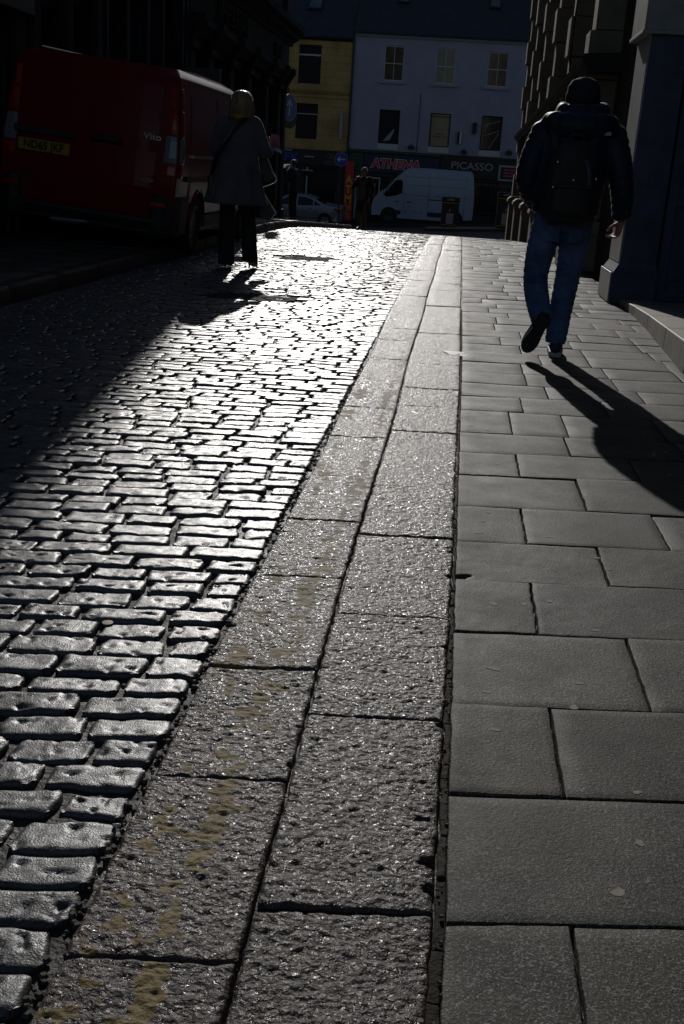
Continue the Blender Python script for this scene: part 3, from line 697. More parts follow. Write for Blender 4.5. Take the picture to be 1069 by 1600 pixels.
q.loft(rings); q.build('shop_cornice', 'stone_d', sb)
q = MB(); RW.prof(q, 11.15, 31.5, [(0, 10.0), (.3, 10.1), (.6, 10.4), (0, 10.55)]); q.build('cornice', 'stone_r', sb)
q = MB(); q.tube([(1.42, 17.2, 2.6), (1.40, 17.1, 3.2), (1.44, 17.4, 3.9), (1.44, 17.4, 6)], [.012]*4, 6, sub=3); q.build('cable', 'black', sb)
q = MB(); q.tube([(1.70, 26.2, -.2), (1.70, 26.2, 9.8)], [.05]*2, 10)
for z in (1, 3, 5, 7, 9): q.box(1.64, 1.8, 26.12, 26.28, z, z+.06)
q.build('drainpipe', 'black', sb, smooth=False)

ts = thing('timber_shopfront', 'blue painted timber shopfront with a pilaster coloured paler on its sunlit side beside the stone step', 'shopfront', (2.1, 10.8, 0))
q = MB(); q.box(1.535, 1.86, 10.4, 11.1, .36, 2.33)
pp = q.build('pilaster', 'timber_blue', ts, bevel=.006)
def strake(name, m, boxes, par, bv=.004):
    q = MB()
    for b in boxes: q.box(*b)
    return q.build(name, m, par, bevel=bv)
strake('lit_board', 'timber_lit', [(1.515, 1.534, 10.405, 11.095, .37, 2.33)], pp)  # street face of the pilaster, coloured paler as sunlit
q = MB(); q.loft([[(1.47, 10.37, 0), (1.88, 10.37, 0), (1.88, 11.13, 0), (1.47, 11.13, 0)], [(1.475, 10.375, .29), (1.88, 10.375, .29), (1.88, 11.125, .29), (1.475, 11.125, .29)], [(1.50, 10.39, .33), (1.87, 10.39, .33), (1.87, 11.11, .33), (1.50, 11.11, .33)], [(1.53, 10.4, .38), (1.86, 10.4, .38), (1.86, 11.1, .38), (1.53, 11.1, .38)]])
pl_ = q.build('plinth', 'timber_blue', pp, bevel=.004)
strake('lit_board', 'timber_lit', [(1.452, 1.468, 10.38, 11.12, .01, .285)], pl_)
strake('moulding', 'timber_lit', [(1.495, 1.514, 10.39, 11.1, 1.03, 1.055), (1.50, 1.514, 10.39, 11.1, 1.20, 1.22), (1.497, 1.514, 10.39, 11.1, 1.245, 1.262)], pp, .003)  # bright highlight bands put into the moulding colour
strake('capital', 'timber_lit', [(1.44, 1.90, 10.34, 11.14, 2.33, 2.36), (1.455, 1.89, 10.36, 11.13, 2.36, 3.1), (1.43, 1.91, 10.33, 11.15, 3.1, 3.16)], pp, .006)
q = MB(); q.box(1.888, 3.4, 10.50, 10.56, -.02, 3.2); dp = q.build('door_panel', 'timber_blue', ts)
fr = [(1.89, 1.98, 10.47, 10.498, .05, 3.1), (2.52, 2.62, 10.47, 10.498, .05, 3.1), (1.98, 2.52, 10.47, 10.498, .05, .13), (1.98, 2.52, 10.47, 10.498, .90, 1.0), (1.98, 2.52, 10.47, 10.498, .24, .262), (3.2, 3.35, 10.47, 10.498, .05, 3.1), (2.62, 3.2, 10.47, 10.498, .05, .13), (2.62, 3.2, 10.47, 10.498, .9, 1.0)]
strake('door_frame', 'timber_blue', fr, dp)
q = MB(); q.box(1.5, 4.2, 10.3, 11.13, 3.17, 3.9); q.box(1.46, 4.2, 10.25, 11.13, 3.9, 4.0); q.box(1.6, 6, 10.6, 11.13, 4.0, 10); q.build('fascia', 'timber_blue', ts, bevel=.01)
q = MB(); q.box(3.4, 6, 10.4, 11.13, -.1, 3.17); q.build('wall', 'stone_r', ts)
st_ = thing('stone_step', 'pale worn stone step rising towards the camera in front of the blue shopfront', 'step', (1.9, 8.5, 0))
q = MB(); xf = lambda y: 1.42+.14*min(1, max(0, (y-6.55)/2.6)); zt = lambda y: .185-.135*(y-6.55)/3.8
yk = [6.55, 7.55, 8.6, 9.5, 10.36]
for a, b in zip(yk[:-1], yk[1:]):
    a_, b_ = a+.004, b-.004
    vs = [(xf(a_), a_, -.05), (3.35, a_, -.05), (3.35, b_, -.05), (xf(b_), b_, -.05), (xf(a_)+.004, a_, zt(a_)), (3.35, a_, zt(a_)), (3.35, b_, zt(b_)), (xf(b_)+.004, b_, zt(b_))]
    q.add(vs, [(0,3,2,1),(4,5,6,7),(0,1,5,4),(1,2,6,5),(2,3,7,6),(3,0,4,7)])
q.build('tread', 'stone_step', st_, bevel=.008)
nw = thing('side_building', 'plain stone building beside the near end of the step', 'building', (5, 0, 0))
q = MB(); q.box(2.45, 6, -4, 6.5, -.1, 10); q.box(3.45, 6, 6.5, 10.39, -.1, 10); q.build('wall', 'stone_r', nw)
q = MB(); q.box(2.40, 2.46, -4, 6.49, -.05, .5); q.build('plinth', 'stone_r', nw, bevel=.01)

# ------------------------------------------------------------------ the buildings across the main street
FW = Pl((0, 60, 0), (1, 0, 0), (0, -1, 0))
def roof(name, par, u0, u1, ze, zr, over=.25, dep=5.0):
    q = MB(); q.loft([[(u, 60-over, ze), (u, 60+dep, zr), (u, 60+2*dep, ze), (u, 60+2*dep, ze-.1), (u, 60-over, ze-.12)] for u in (u0, u1)]); return q.build(name, 'slate', par)
def rooflight(par, x, z0, z1, w, ze, zr):
    def pt(x, z, d): t = (z-ze)/(zr-ze); return (x, 59.75+t*5.25-d*.65, z+d*.76)
    q = MB(); q.add([pt(a, b, d) for d in (0, .08) for a, b in ((x, z0), (x+w, z0), (x+w, z1), (x, z1))], [(0,3,2,1),(4,5,6,7),(0,1,5,4),(1,2,6,5),(2,3,7,6),(3,0,4,7)])
    f = q.build('rooflight', 'sash_dark', par)
    q = MB(); q.add([pt(a, b, d) for d in (.05, .095) for a, b in ((x+.07, z0+.07), (x+w-.07, z0+.07), (x+w-.07, z1-.07), (x+.07, z1-.07))], [(0,3,2,1),(4,5,6,7),(0,1,5,4),(1,2,6,5),(2,3,7,6),(3,0,4,7)]); q.build('pane', 'glass_blue', f)
lb = thing('lilac_building', 'pale lilac rendered building with three sash windows above the two shops', 'building', (0, 62, -1.3))
up = [(-4.6, -3.56, 5.54, 7.25), (-1.92, -.89, 5.54, 7.22), (.76, 1.82, 5.54, 7.22), (3.5, 4.55, 5.54, 7.22)]
lo = [(-4.65, -3.56, 2.43, 4.13), (-1.96, -.88, 2.43, 4.1), (.73, 1.82, 2.41, 4.12), (3.45, 4.5, 2.41, 4.12)]
FW.wall(MB(), -6.2, 6.4, 2.08, 7.78, up+lo, .2, 8).build('wall', 'lilac', lb)
for w in up: window(FW, lb, *w, .13, (1, 1), 'sash', 'glass_curtain', w=.06, sill=(.22, .09, .14, 'lilac'))
lw = [window(FW, lb, *w, .15, (0, 0), 'sash_dark', 'glass_curtain' if i == 1 else 'glass', w=.05, sill=(.02, .03, .30, 'sash')) for i, w in enumerate(lo)]
f_ = MB(); a, b, c, d = lo[1]
for (x0, x1, z0, z1) in ((a+.06, b-.06, d-.2, d-.12), (a+.06, a+.1, c+.1, d-.12), (b-.1, b-.06, c+.1, d-.12), (a+.3, b-.3, c+.62, c+.67), (a+.16, b-.16, c+.50, c+.54)): FW.box(f_, x0, x1, -.13, -.125, z0, z1)
f_.build('window_lettering', 'dull_gold', lw[1])
f_ = MB(); a, b, c, d = lo[0]; f_.add([tuple(FW.p(u, -.12, z)) for u, z in ((a+.25, c+.12), (a+.62, c+.2), (a+.85, c+.72), (a+.78, c+.75))], [(0, 1, 2, 3)]); f_.build('poster', 'sign_grey', lw[0])
f_ = MB(); a, b, c, d = lo[2]
for (u1_, z1_, u2_, z2_) in ((.1, 1.2, .98, 1.5), (.12, .7, .95, 1.0), (.5, .1, .95, .9), (.2, .9, .35, 1.4)): f_.tube([FW.p(a+u1_, -.11, c+z1_), FW.p(a+u2_, -.11, c+z2_)], [.02, .02], 6)
f_.build('blind_cords', 'sign_grey', lw[2])
q = MB(); FW.prof(q, -6.15, 6.35, [(0, 7.6), (.1, 7.62), (.22, 7.72), (.24, 7.80), (0, 7.82)]); q.build('gutter', 'sash', lb)
roof('roof', lb, -6.2, 6.4, 7.83, 12.0)
for x, z0, z1, w in ((-4.2, 9.5, 9.95, .6), (.6, 9.45, 9.95, .6)): rooflight(lb, x, z0, z1, w, 7.83, 12)
q = MB(); FW.box(q, .28, .5, .0, .16, 3.2, 3.74); FW.box(q, -.48, -.36, .05, .14, 2.65, 3.25); q.build('wall_box', 'black', lb)
q = MB(); FW.box(q, -.34, -.25, .05, .14, 2.65, 3.25); q.build('wall_light', 'sign_white', lb)
for x, z in ((-2.85, 2.32), (-.05, 2.25), (2.3, 2.35)):
    q = MB(); FW.box(q, x-.16, x+.16, .05, .3, z-.09, z+.09); FW.box(q, x-.03, x+.03, 0, .1, z-.05, z+.2); q.build('flood_lamp', 'black', lb, bevel=.02)
q = MB(); q.tube([(-2.55, 59.95, 2.1), (-2.55, 59.95, 5.0)], [.018]*2, 6); q.build('wall_cable', 'bag_grey', lb)
q = MB(); q.tube([(-6.22, 59.9, -1.6), (-6.22, 59.9, 7.5)], [.06]*2, 8); q.build('drainpipe', 'black', lb)
eb = thing('end_building', 'plain dark building beyond the lilac one across the street', 'building', (14, 62, 0))
q = MB(); FW.wall(q, 6.45, 34, -2, 10.5, [(8+i*2.6, 9.1+i*2.6, z, z+1.7) for i in range(9) for z in (2.5, 5.6)], .2, 8); q.build('wall', 'stone_r', eb)
for i in range(9):
    for z in (2.5, 5.6): window(FW, eb, 8+i*2.6, 9.1+i*2.6, z, z+1.7, .15, (1, 1), 'sash', 'glass')
roof('roof', eb, 6.45, 34, 10.5, 13)
for x in (-3.2, 4.9):
    q = MB(); q.box(x-.55, x+.55, 64.5, 65.5, 11.2, 13.0); ch = q.build('chimney', 'brick', lb, bevel=.02)
# ground floor shops
q = MB(); FW.wall(q, -6.2, 6.4, -2.2, 2.07, [(-5.2, -3.9, -1.6, .75), (-3.7, -1.6, -1.0, .75), (-.9, .2, -1.6, .8), (.5, 2.0, -1.0, .8), (3.3, 5.8, -1.2, .8)], .3, 5).build('shop_wall', 'black', lb)
for w in ((-5.2, -3.9, -1.6, .75), (-3.7, -1.6, -1.0, .75), (-.9, .2, -1.6, .8), (.5, 2.0, -1.0, .8), (3.3, 5.8, -1.2, .8)): window(FW, lb, *w, .2, (1, 0), 'sash_dark', 'glass', name='shop_window')
q = MB(); FW.box(q, -5.3, -1.3, .0, .12, .95, 1.9); f1 = q.build('shop_fascia', 'navy_paint', lb, bevel=.02)
q = MB(); FW.box(q, -1.2, 1.95, .0, .12, .95, 1.95); f2 = q.build('shop_fascia', 'black', lb, bevel=.02)
q = MB(); FW.box(q, -6.1, -5.35, .0, .1, -1.6, 2.0); FW.box(q, -6.15, -1.25, 0, .2, 1.92, 2.06); f3 = q.build('shop_surround', 'green_paint', lb, bevel=.02)
text('lettering', 'ATHENA', .64, 'sign_white', f1, (-3.6, 59.86, 1.40), (R(90), 0, 0), .008, .045, sx=1.02, shear=.12)
text('lettering', 'ATHENA', .64, 'sign_red', f1, (-3.6, 59.835, 1.40), (R(90), 0, 0), .008, .015, sx=1.02, shear=.12)
text('lettering', 'PICASSO', .52, 'sign_grey', f2, (.45, 59.86, 1.55), (R(90), 0, 0), .008, .004, sx=1.12)
bd = thing('framed_signboard', 'white framed dark signboard with pink lines of lettering right of the grey shop name', 'sign', (2.45, 59.85, .9))
q = MB(); FW.box(q, 1.86, 3.2, .13, .19, .92, 1.72); q.build('frame', 'sign_grey', bd, bevel=.01)
q = MB(); FW.box(q, 1.97, 3.09, .191, .20, 1.02, 1.62); q.build('board', 'black', bd)
for i, ws in enumerate(((.22, .34, .18), (.30, .12, .30), (.16, .26, .26))):
    q = MB(); u = 2.14
    for w in ws: FW.box(q, u, u+w, .2005, .206, 1.44-.15*i, 1.53-.15*i); u += w+.04
    q.build('lettering', 'sign_pink', bd)['kind'] = 'stuff'
q = MB(); FW.box(q, -4.2, -3.35, .31, .33, -1.0, .75) if False else None
pf = thing('poster_frame', 'pale framed doorway poster with a red patch behind the walking man', 'poster', (-5.2, 59.85, -.5))
q = MB(); FW.box(q, -5.7, -4.35, .13, .17, .62, .70); FW.box(q, -5.7, -5.62, .13, .17, -1.5, .62); FW.box(q, -4.43, -4.35, .13, .17, -1.0, .62); q.build('frame', 'sign_grey', pf)
q = MB(); FW.box(q, -4.85, -4.6, .14, .16, -.3, .4); q.build('poster', 'sign_red', pf)
# tall red banner
ab = thing('cash_banner', 'tall narrow red banner with yellow lettering standing between the two buildings', 'banner', (-6.0, 59.4, -1.6))
q = MB(); q.box(-6.22, -5.78, 59.45, 59.5, -1.62, 1.42); q.build('panel', 'sign_red', ab, bevel=.01)
for s_, z, h in (('A', .48, .56), ('T', -.02, .56), ('M', -.52, .56), ('CASH', -.90, .17), ('MACHINE', -1.03, .095), ('24', -1.28, .2), ('HOURS', -1.44, .12)): text('lettering', s_, h, 'sign_yellow', ab, (-6.0, 59.43, z), (R(90), 0, 0), .004, .012 if h > .3 else .003, sx=.86 if len(s_) < 3 else .95)

def brickmat():
    m = MT['yellow']; n = m.node_tree; L = n.links.new; b = n.nodes['Principled BSDF']; src = b.inputs['Base Color'].links[0].from_socket
    tc = n.nodes.new('ShaderNodeTexCoord'); sp = n.nodes.new('ShaderNodeSeparateXYZ'); cb_ = n.nodes.new('ShaderNodeCombineXYZ')
    L(tc.outputs['Object'], sp.inputs[0]); L(sp.outputs['X'], cb_.inputs['X']); L(sp.outputs['Z'], cb_.inputs['Y'])
    br = n.nodes.new('ShaderNodeTexBrick'); br.inputs['Scale'].default_value = 1; br.inputs['Mortar Size'].default_value = .012; br.inputs['Brick Width'].default_value = .95; br.inputs['Row Height'].default_value = .36
    br.inputs['Color1'].default_value = (1, 1, 1, 1); br.inputs['Color2'].default_value = (.92, .92, .92, 1); br.inputs['Mortar'].default_value = (.62, .58, .52, 1)
    L(cb_.outputs[0], br.inputs['Vector']); mx = n.nodes.new('ShaderNodeMix'); mx.data_type = 'RGBA'; mx.blend_type = 'MULTIPLY'; mx.inputs[0].default_value = 1
    L(src, mx.inputs[6]); L(br.outputs['Color'], mx.inputs[7]); L(mx.outputs[2], b.inputs['Base Color'])
brickmat()
yb_ = thing('yellow_building', 'yellow stone building with dark windows left of the lilac one', 'building', (-10, 62, -1.3))
yw = [(-9.08, -7.9, 5.18, 7.07), (-9.1, -7.94, 2.42, 4.2), (-12.6, -11.4, 5.18, 7.07), (-12.6, -11.4, 2.42, 4.2)]
FW.wall(MB(), -14.5, -6.26, 1.9, 7.46, yw, .22, 8).build('wall', 'yellow', yb_)
for i, w in enumerate(yw): window(FW, yb_, *w, .16, (1 if i % 2 == 0 else 0, 0), 'sash_dark', 'glass', w=.09, sill=None)
q = MB()
for i in (0, 2): FW.box(q, yw[i][0], yw[i][1], -.15, -.09, 6.55, 6.63)
for i in (1, 3): FW.box(q, yw[i][0], yw[i][1], -.15, -.09, 3.66, 3.7)
q.build('transom', 'sash', yb_)
q = MB(); FW.prof(q, -14.5, -6.3, [(0, 4.68), (.06, 4.7), (.14, 4.82), (.14, 4.88), (0, 4.92)]); FW.prof(q, -14.5, -6.3, [(0, 4.52), (.05, 4.53), (.05, 4.6), (0, 4.61)]); q.build('string_course', 'yellow', yb_)
q = MB(); FW.prof(q, -14.5, -6.24, [(0, 7.3), (.1, 7.32), (.2, 7.42), (.2, 7.5), (0, 7.52)]); q.build('gutter', 'black', yb_)
roof('roof', yb_, -14.5, -6.24, 7.53, 11.7)
for x in (-8.95,): rooflight(yb_, x, 8.9, 9.9, .75, 7.53, 11.7)
q = MB(); FW.box(q, -6.72, -6.56, .08, .2, 2.5, 3.85); q.build('vertical_sign', 'sign_grey', yb_, bevel=.01)
q = MB(); FW.wall(q, -14.5, -6.26, -2.4, 1.89, [(-13.8, -10.6, -1.3, 1.0), (-10.2, -8.9, -1.7, 1.0), (-8.5, -6.8, -1.2, 1.0)], .3, 5).build('shop_wall', 'black', yb_)
for w in ((-13.8, -10.6, -1.3, 1.0), (-10.2, -8.9, -1.7, 1.0), (-8.5, -6.8, -1.2, 1.0)): window(FW, yb_, *w, .2, (2, 0), 'sash_dark', 'glass', name='shop_window')
q = MB(); FW.box(q, -14.4, -6.4, 0, .14, 1.1, 1.82); ff = q.build('shop_fascia', 'black', yb_, bevel=.02)
q = MB(); FW.box(q, -10.3, -9.2, .15, .2, 1.78, 1.84); FW.box(q, -8.5, -8.0, .15, .2, 1.5, 1.57); q.build('fascia_trim', 'sign_grey', ff)
text('lettering', 'JFK', .6, 'sign_blue', ff, (-9.3, 59.84, 1.45), (R(90), 0, 0), .006, .01, sx=1.2)
for i, s_ in enumerate(('ORG', 'HOUS')): text('lettering', s_, .36, 'dull_gold', ff, (-7.0, 59.84, 1.6-.34*i), (R(90), 0, 0), .004, .002, sx=.9)
q = MB(); FW.box(q, -8.35, -8.27, .3, .36, -1.4, .55); q.build('shop_post', 'sign_grey', yb_)
q = MB(); FW.box(q, -8.6, -8.0, .25, .36, .8, .86); FW.box(q, -8.36, -8.26, .25, .34, .86, 1.0); q.build('lamp_bar', 'sign_grey', yb_)
# ------------------------------------------------------------------ vehicles (local: x right, y forward, z up, rear at y = 0)
def arch(cy, r, z0, n=12, back=False):
    """points over a wheel opening, from rear to front"""
    a0 = math.asin(min(1, max(-1, (z0-.33)/r)))
    return [(cy-r*math.cos(a), .33+r*math.sin(a)) for a in np.linspace(a0, math.pi-a0, n)]
def body(name, m, par, outline, hw, zs, ys, bevel=.05, seg=3):
    bm = bmesh.new()
    L_ = [bm.verts.new((-1, y, z)) for y, z in outline]; R_ = [bm.verts.new((1, y, z)) for y, z in outline]
    bm.faces.new(L_); bm.faces.new(R_[::-1]); n = len(outline)
    for i in range(n): bm.faces.new((L_[i], R_[i], R_[(i+1) % n], L_[(i+1) % n]))
    for co, no, vals in (((0, 0, 1), (0, 0, 1), zs), ((0, 1, 0), (0, 1, 0), ys)):
        for v in vals: bmesh.ops.bisect_plane(bm, geom=bm.verts[:]+bm.edges[:]+bm.faces[:], plane_co=Vector(co)*v, plane_no=no)
    for x in (-.8, -.4, 0, .4, .8): bmesh.ops.bisect_plane(bm, geom=bm.verts[:]+bm.edges[:]+bm.faces[:], plane_co=(x, 0, 0), plane_no=(1, 0, 0))
    for v in bm.verts: v.co.x *= hw(v.co.y, v.co.z)
    bmesh.ops.recalc_face_normals(bm, faces=bm.faces)
    me = bpy.data.meshes.new(name); bm.to_mesh(me); bm.free()
    o = link(me, name, m, par, smooth=True)
    b = o.modifiers.new('bevel', 'BEVEL'); b.width = bevel; b.segments = seg; b.limit_method = 'ANGLE'; b.angle_limit = R(42); b.harden_normals = False
    w = o.modifiers.new('wn', 'WEIGHTED_NORMAL')
    return o
def side_poly(name, m, par, poly, hw, side, out=.004, th=.012, bevel=.0, subdiv=True):
    """a thin panel lying on the flank; the outline is cut into bands of height so that it follows the flank"""
    bm = bmesh.new(); bm.faces.new([bm.verts.new((0, y, z)) for y, z in poly])
    z0 = min(p[1] for p in poly); z1 = max(p[1] for p in poly); y0 = min(p[0] for p in poly); y1 = max(p[0] for p in poly)
    for v in np.linspace(z0, z1, 5)[1:-1]: bmesh.ops.bisect_plane(bm, geom=bm.verts[:]+bm.edges[:]+bm.faces[:], plane_co=(0, 0, v), plane_no=(0, 0, 1))
    for v in np.linspace(y0, y1, 5)[1:-1]: bmesh.ops.bisect_plane(bm, geom=bm.verts[:]+bm.edges[:]+bm.faces[:], plane_co=(0, v, 0), plane_no=(0, 1, 0))
    for v in bm.verts: v.co.x = side*(hw(v.co.y, v.co.z)+out-th)
    r = bmesh.ops.extrude_face_region(bm, geom=bm.faces[:])
    for v in r['geom']:
        if isinstance(v, bmesh.types.BMVert): v.co.x += side*th
    bmesh.ops.recalc_face_normals(bm, faces=bm.faces)
    me = bpy.data.meshes.new(name); bm.to_mesh(me); bm.free(); return link(me, name, m, par)
def wheel(par, x, y, z, r, w, side, spokes=0, name='wheel', rm='steel'):
    wh = bpy.data.objects.new(name, None); COL.objects.link(wh); wh.parent = par; wh.location = (x, y, z)
    s_ = side
    q = MB().lathe_x([(-s_*w/2, r*.62), (-s_*w/2, r*.92), (-s_*w*.4, r*.985), (0, r), (s_*w*.4, r*.985), (s_*w/2, r*.93), (s_*w*.53, r*.8), (s_*w/2, r*.64), (s_*w*.3, r*.60), (-s_*w*.2, r*.6)], n=36); q.build('tyre', 'rubber', wh, smooth=True, local=True)
    q = MB().lathe_x([(s_*w*.30, r*.60), (s_*w*.48, r*.655), (s_*w*.50, r*.60), (s_*w*.36, r*.56)], n=36)
    if spokes:
        q.lathe_x([(s_*w*.2, .01), (s_*w*.2, r*.16), (s_*w*.42, r*.15), (s_*w*.44, .01)], n=16)
        for i in range(spokes):
            a = 2*math.pi*i/spokes; ca, sa = math.cos(a), math.sin(a)
            q.tube([(s_*w*.36, ca*r*.1, sa*r*.1), (s_*w*.40, ca*r*.58, sa*r*.58)], [(.018, .045*r/.33), (.012, .03*r/.33)], 6, ref=(1, 0, 0))
    else:
        q.lathe_x([(s_*w*.22, .01), (s_*w*.24, r*.2), (s_*w*.34, r*.24), (s_*w*.40, r*.36), (s_*w*.34, r*.5), (s_*w*.3, r*.57), (s_*w*.26, r*.56), (s_*w*.15, .01)], n=36)
    q.build('rim', 'alloy' if spokes else rm, wh, smooth=True, local=True)
    q = MB().lathe_x([(s_*w*.1, .01), (s_*w*.1, r*.59), (-s_*w*.4, r*.61), (-s_*w*.4, .01)], n=24); q.build('brake_disc', 'black', wh, local=True)
    return wh

# red van with its left wheels up on the far pavement
RV = thing('red_van', 'dark red panel van seen from behind, parked with its left wheels on the pavement', 'van', (-3.905, 11.22, .095), (0, R(5.1), R(.6)))
def hwr(y, z):
    w = .95
    if z > .95: w -= .125*((z-.95)/.9)**1.5
    if z < .5: w -= .04*(.5-z)/.15
    if z > 1.78: w -= .10*((z-1.78)/.14)**2
    if y > 3.9: w -= .22*((y-3.9)/.9)**2
    if y < .12: w -= .02*(1-y/.12)
    return w
out = [(.03, .36), (.0, .5), (-.02, .72), (.0, 1.0), (.035, 1.4), (.085, 1.72), (.14, 1.82), (.26, 1.885), (1.2, 1.92), (2.6, 1.92), (3.1, 1.88), (3.35, 1.80), (4.05, 1.26), (4.45, 1.13), (4.68, .98), (4.76, .75), (4.77, .45), (4.72, .30)]
und = [(4.72, .30)]+arch(3.98, .37, .33)[::-1]+[(3.6, .27)]+[(1.4, .27)]+arch(.98, .37, .33)[::-1]+[(.05, .33)]
body('body', 'red_paint', RV, out+und[1:], hwr, [.5, .95, 1.15, 1.35, 1.55, 1.72, 1.80, 1.84, 1.88], [.12, .5, 1.5, 2.4, 3.9, 4.2, 4.5], .036, 4)
yr = lambda z: np.interp(z, [.36, .5, .72, 1.0, 1.4, 1.72, 1.82], [.03, 0, -.02, 0, .035, .085, .14])
def rplate(name, m, par, x0, x1, zs, d0=.0, d1=.012, bevel=.008, inset=0):
    q = MB(); f = lambda x, z: float(yr(z))+.035*(abs(x)/.9)**3
    xs = np.linspace(x0, x1, 4)
    V = []; nx, nz = len(xs), len(zs)
    for d in (d0, d1):
        for z in zs:
            for x in xs: V.append((x, f(x, z)-d, z))
    F = []
    for k in (0, 1):
        for j in range(nz-1):
            for i in range(nx-1):
                b = k*nx*nz+j*nx+i; F.append((b, b+1, b+nx+1, b+nx))
    def idx(k, j, i): return k*nx*nz+j*nx+i
    for i in range(nx-1): F += [(idx(0, 0, i), idx(0, 0, i+1), idx(1, 0, i+1), idx(1, 0, i)), (idx(0, nz-1, i), idx(0, nz-1, i+1), idx(1, nz-1, i+1), idx(1, nz-1, i))]
    for j in range(nz-1): F += [(idx(0, j, 0), idx(0, j+1, 0), idx(1, j+1, 0), idx(1, j, 0)), (idx(0, j, nx-1), idx(0, j+1, nx-1), idx(1, j+1, nx-1), idx(1, j, nx-1))]
    q.add(V, F); return q.build(name, m, par, local=True, bevel=bevel, smooth=False)
ZS = [.42, .62, .72, .9, 1.0, 1.2, 1.4, 1.6, 1.76]
dl = rplate('rear_door', 'red_paint', RV, -.80, -.006, ZS); dr = rplate('rear_door', 'red_paint', RV, .006, .78, ZS)
for d, a, b in ((dl, -.73, -.07), (dr, .07, .70)):
    rplate('pressed_panel', 'red_paint', d, a, b, [1.16, 1.3, 1.45, 1.6, 1.70], .012, .017, .004)
    rplate('pressed_panel', 'red_paint', d, a, b, [.58, .7, .85, 1.0, 1.06], .012, .016, .004)
q = MB(); q.box(-.79, -.16, -.045, .0, 1.055, 1.125); q.build('plate_lamp_bar', 'plastic', dl, local=True, bevel=.012)
q = MB(); q.tube([(.03, -.035, 1.10), (.10, -.055, 1.11), (.25, -.055, 1.11), (.33, -.03, 1.10)], [(.018, .03)]*4, 8); q.build('door_handle', 'plastic', dr, local=True, smooth=True)
q = MB(); q.box(-.74, -.20, -.040, -.012, .885, 1.0); np_ = q.build('number_plate', 'plate', dl, local=True, bevel=.004)
text('lettering', 'ND65 JKF', .108, 'black', np_, (-.47, -.042, .942), (R(90), 0, 0), .001, .0035, local=True, sx=.92, space=1.02)
text('badge', 'Vito', .085, 'chrome', dr, (.64, .0, 1.20), (R(90), 0, 0), .003, .001, local=True, sx=1.3)
text('badge', '113CDI', .048, 'chrome', dr, (.60, -.035, .77), (R(90), 0, 0), .002, .0006, local=True, sx=1.2)
for s_ in (1, -1):
    def lamp(name, m, z0, z1):
        q = MB(); rings = []
        for k, z in enumerate(np.linspace(z0, z1, 6)):
            h = hwr(.2, z); y = float(yr(z))+.03; e = .006 if k in (0, 5) else 0
            rings.append([(s_*a, b, z) for a, b in ((.775-.0, y+.10), (.775, y-.04+e), (.83, y-.045+e), (h-.045, y-.035+e), (h-.008-e, y-.0), (h+.010-e, y+.05), (h+.008-e, y+.13))])
        q.loft(rings); return q.build(name, m, RV, local=True, bevel=.006)
    lamp('tail_lamp', 'lamp_red', 1.50, 1.70); lamp('tail_lamp', 'lamp_red', 1.25, 1.485); lamp('reversing_lamp', 'lamp_clear', .97, 1.235); lamp('tail_lamp', 'lamp_red', .83, .955)
q = MB()
bw = [(-.955, .20), (-.93, .02), (-.80, -.06), (-.4, -.09), (.4, -.09), (.80, -.06), (.93, .02), (.955, .20)]
q.loft([[(x, y+ (.06 if z < .3 else 0), z) for x, y in bw]+[(.9, .22, z), (-.9, .22, z)] for z in (.24, .28, .36, .40)])
for s_ in (1, -1): q.loft([[(s_*.70, -.05+dy, z), (s_*.80, -.065+dy, z), (s_*.93, .015+dy, z), (s_*.957, .20, z), (s_*.957, .56 if z > .5 else .50, z), (s_*.9, .56, z), (s_*.70, .1, z)] for z, dy in ((.25, .02), (.33, 0), (.58, 0), (.645, .015))])
q.build('rear_bumper', 'plastic', RV, local=True, bevel=.02)
for s_ in (1, -1):
    q = MB(); q.box(*sorted((s_*.70, s_*.86)), -.085, -.04, .53, .575); q.build('reflector', 'lamp_red', RV, local=True, bevel=.006)
q = MB(); q.tube([(-.35, -.03, .24), (-.1, -.02, .25), (.1, .0, .27)], [.025]*3, 8); q.build('exhaust', 'alloy', RV, local=True)
q = MB(); q.box(-.8, .8, .3, 4.3, .2, .3); q.build('underbody', 'black', RV, local=True)
for s_ in (1, -1):
    for cy in (.98, 3.98):
        wheel(RV, s_*.84, cy, .325, .325, .2, s_)
        q = MB(); q.tube([(s_*(hwr(cy, .5)+.004), y, z) for y, z in arch(cy, .375, .30, 16)], [(.012, .018)]*16, 6, ref=(1, 0, 0)); q.build('wheel_arch', 'red_paint' if s_ > 0 else 'plastic', RV, local=True, smooth=True)
    side_poly('side_panel', 'red_paint', RV, [(.45, 1.12), (.55, 1.66), (1.75, 1.70), (1.75, 1.12)], hwr, s_, .006, .01)
    side_poly('side_panel', 'red_paint', RV, [(1.85, 1.12), (1.85, 1.70), (2.75, 1.70), (2.75, 1.12)], hwr, s_, .006, .01)
    side_poly('side_window', 'glass', RV, [(2.85, 1.15), (2.85, 1.68), (3.28, 1.66), (3.85, 1.22), (3.85, 1.15)], hwr, s_, .008, .01)
    side_poly('door_rail', 'chrome', RV, [(.52, 1.045), (.52, 1.07), (1.8, 1.075), (1.8, 1.05)], hwr, s_, .02, .02)
    side_poly('rubbing_strip', 'plastic', RV, [(.30, .80), (.30, .85), (3.6, .85), (3.6, .80)], hwr, s_, .02, .02)
    side_poly('sill', 'plastic', RV, [(1.4, .28), (1.4, .42), (3.55, .42), (3.55, .28)], hwr, s_, .012, .02)
    q = MB(); q.ell((s_*1.05, 3.75, 1.15), (.10, .05, .15)); q.build('wing_mirror', 'plastic', RV, local=True, smooth=True)
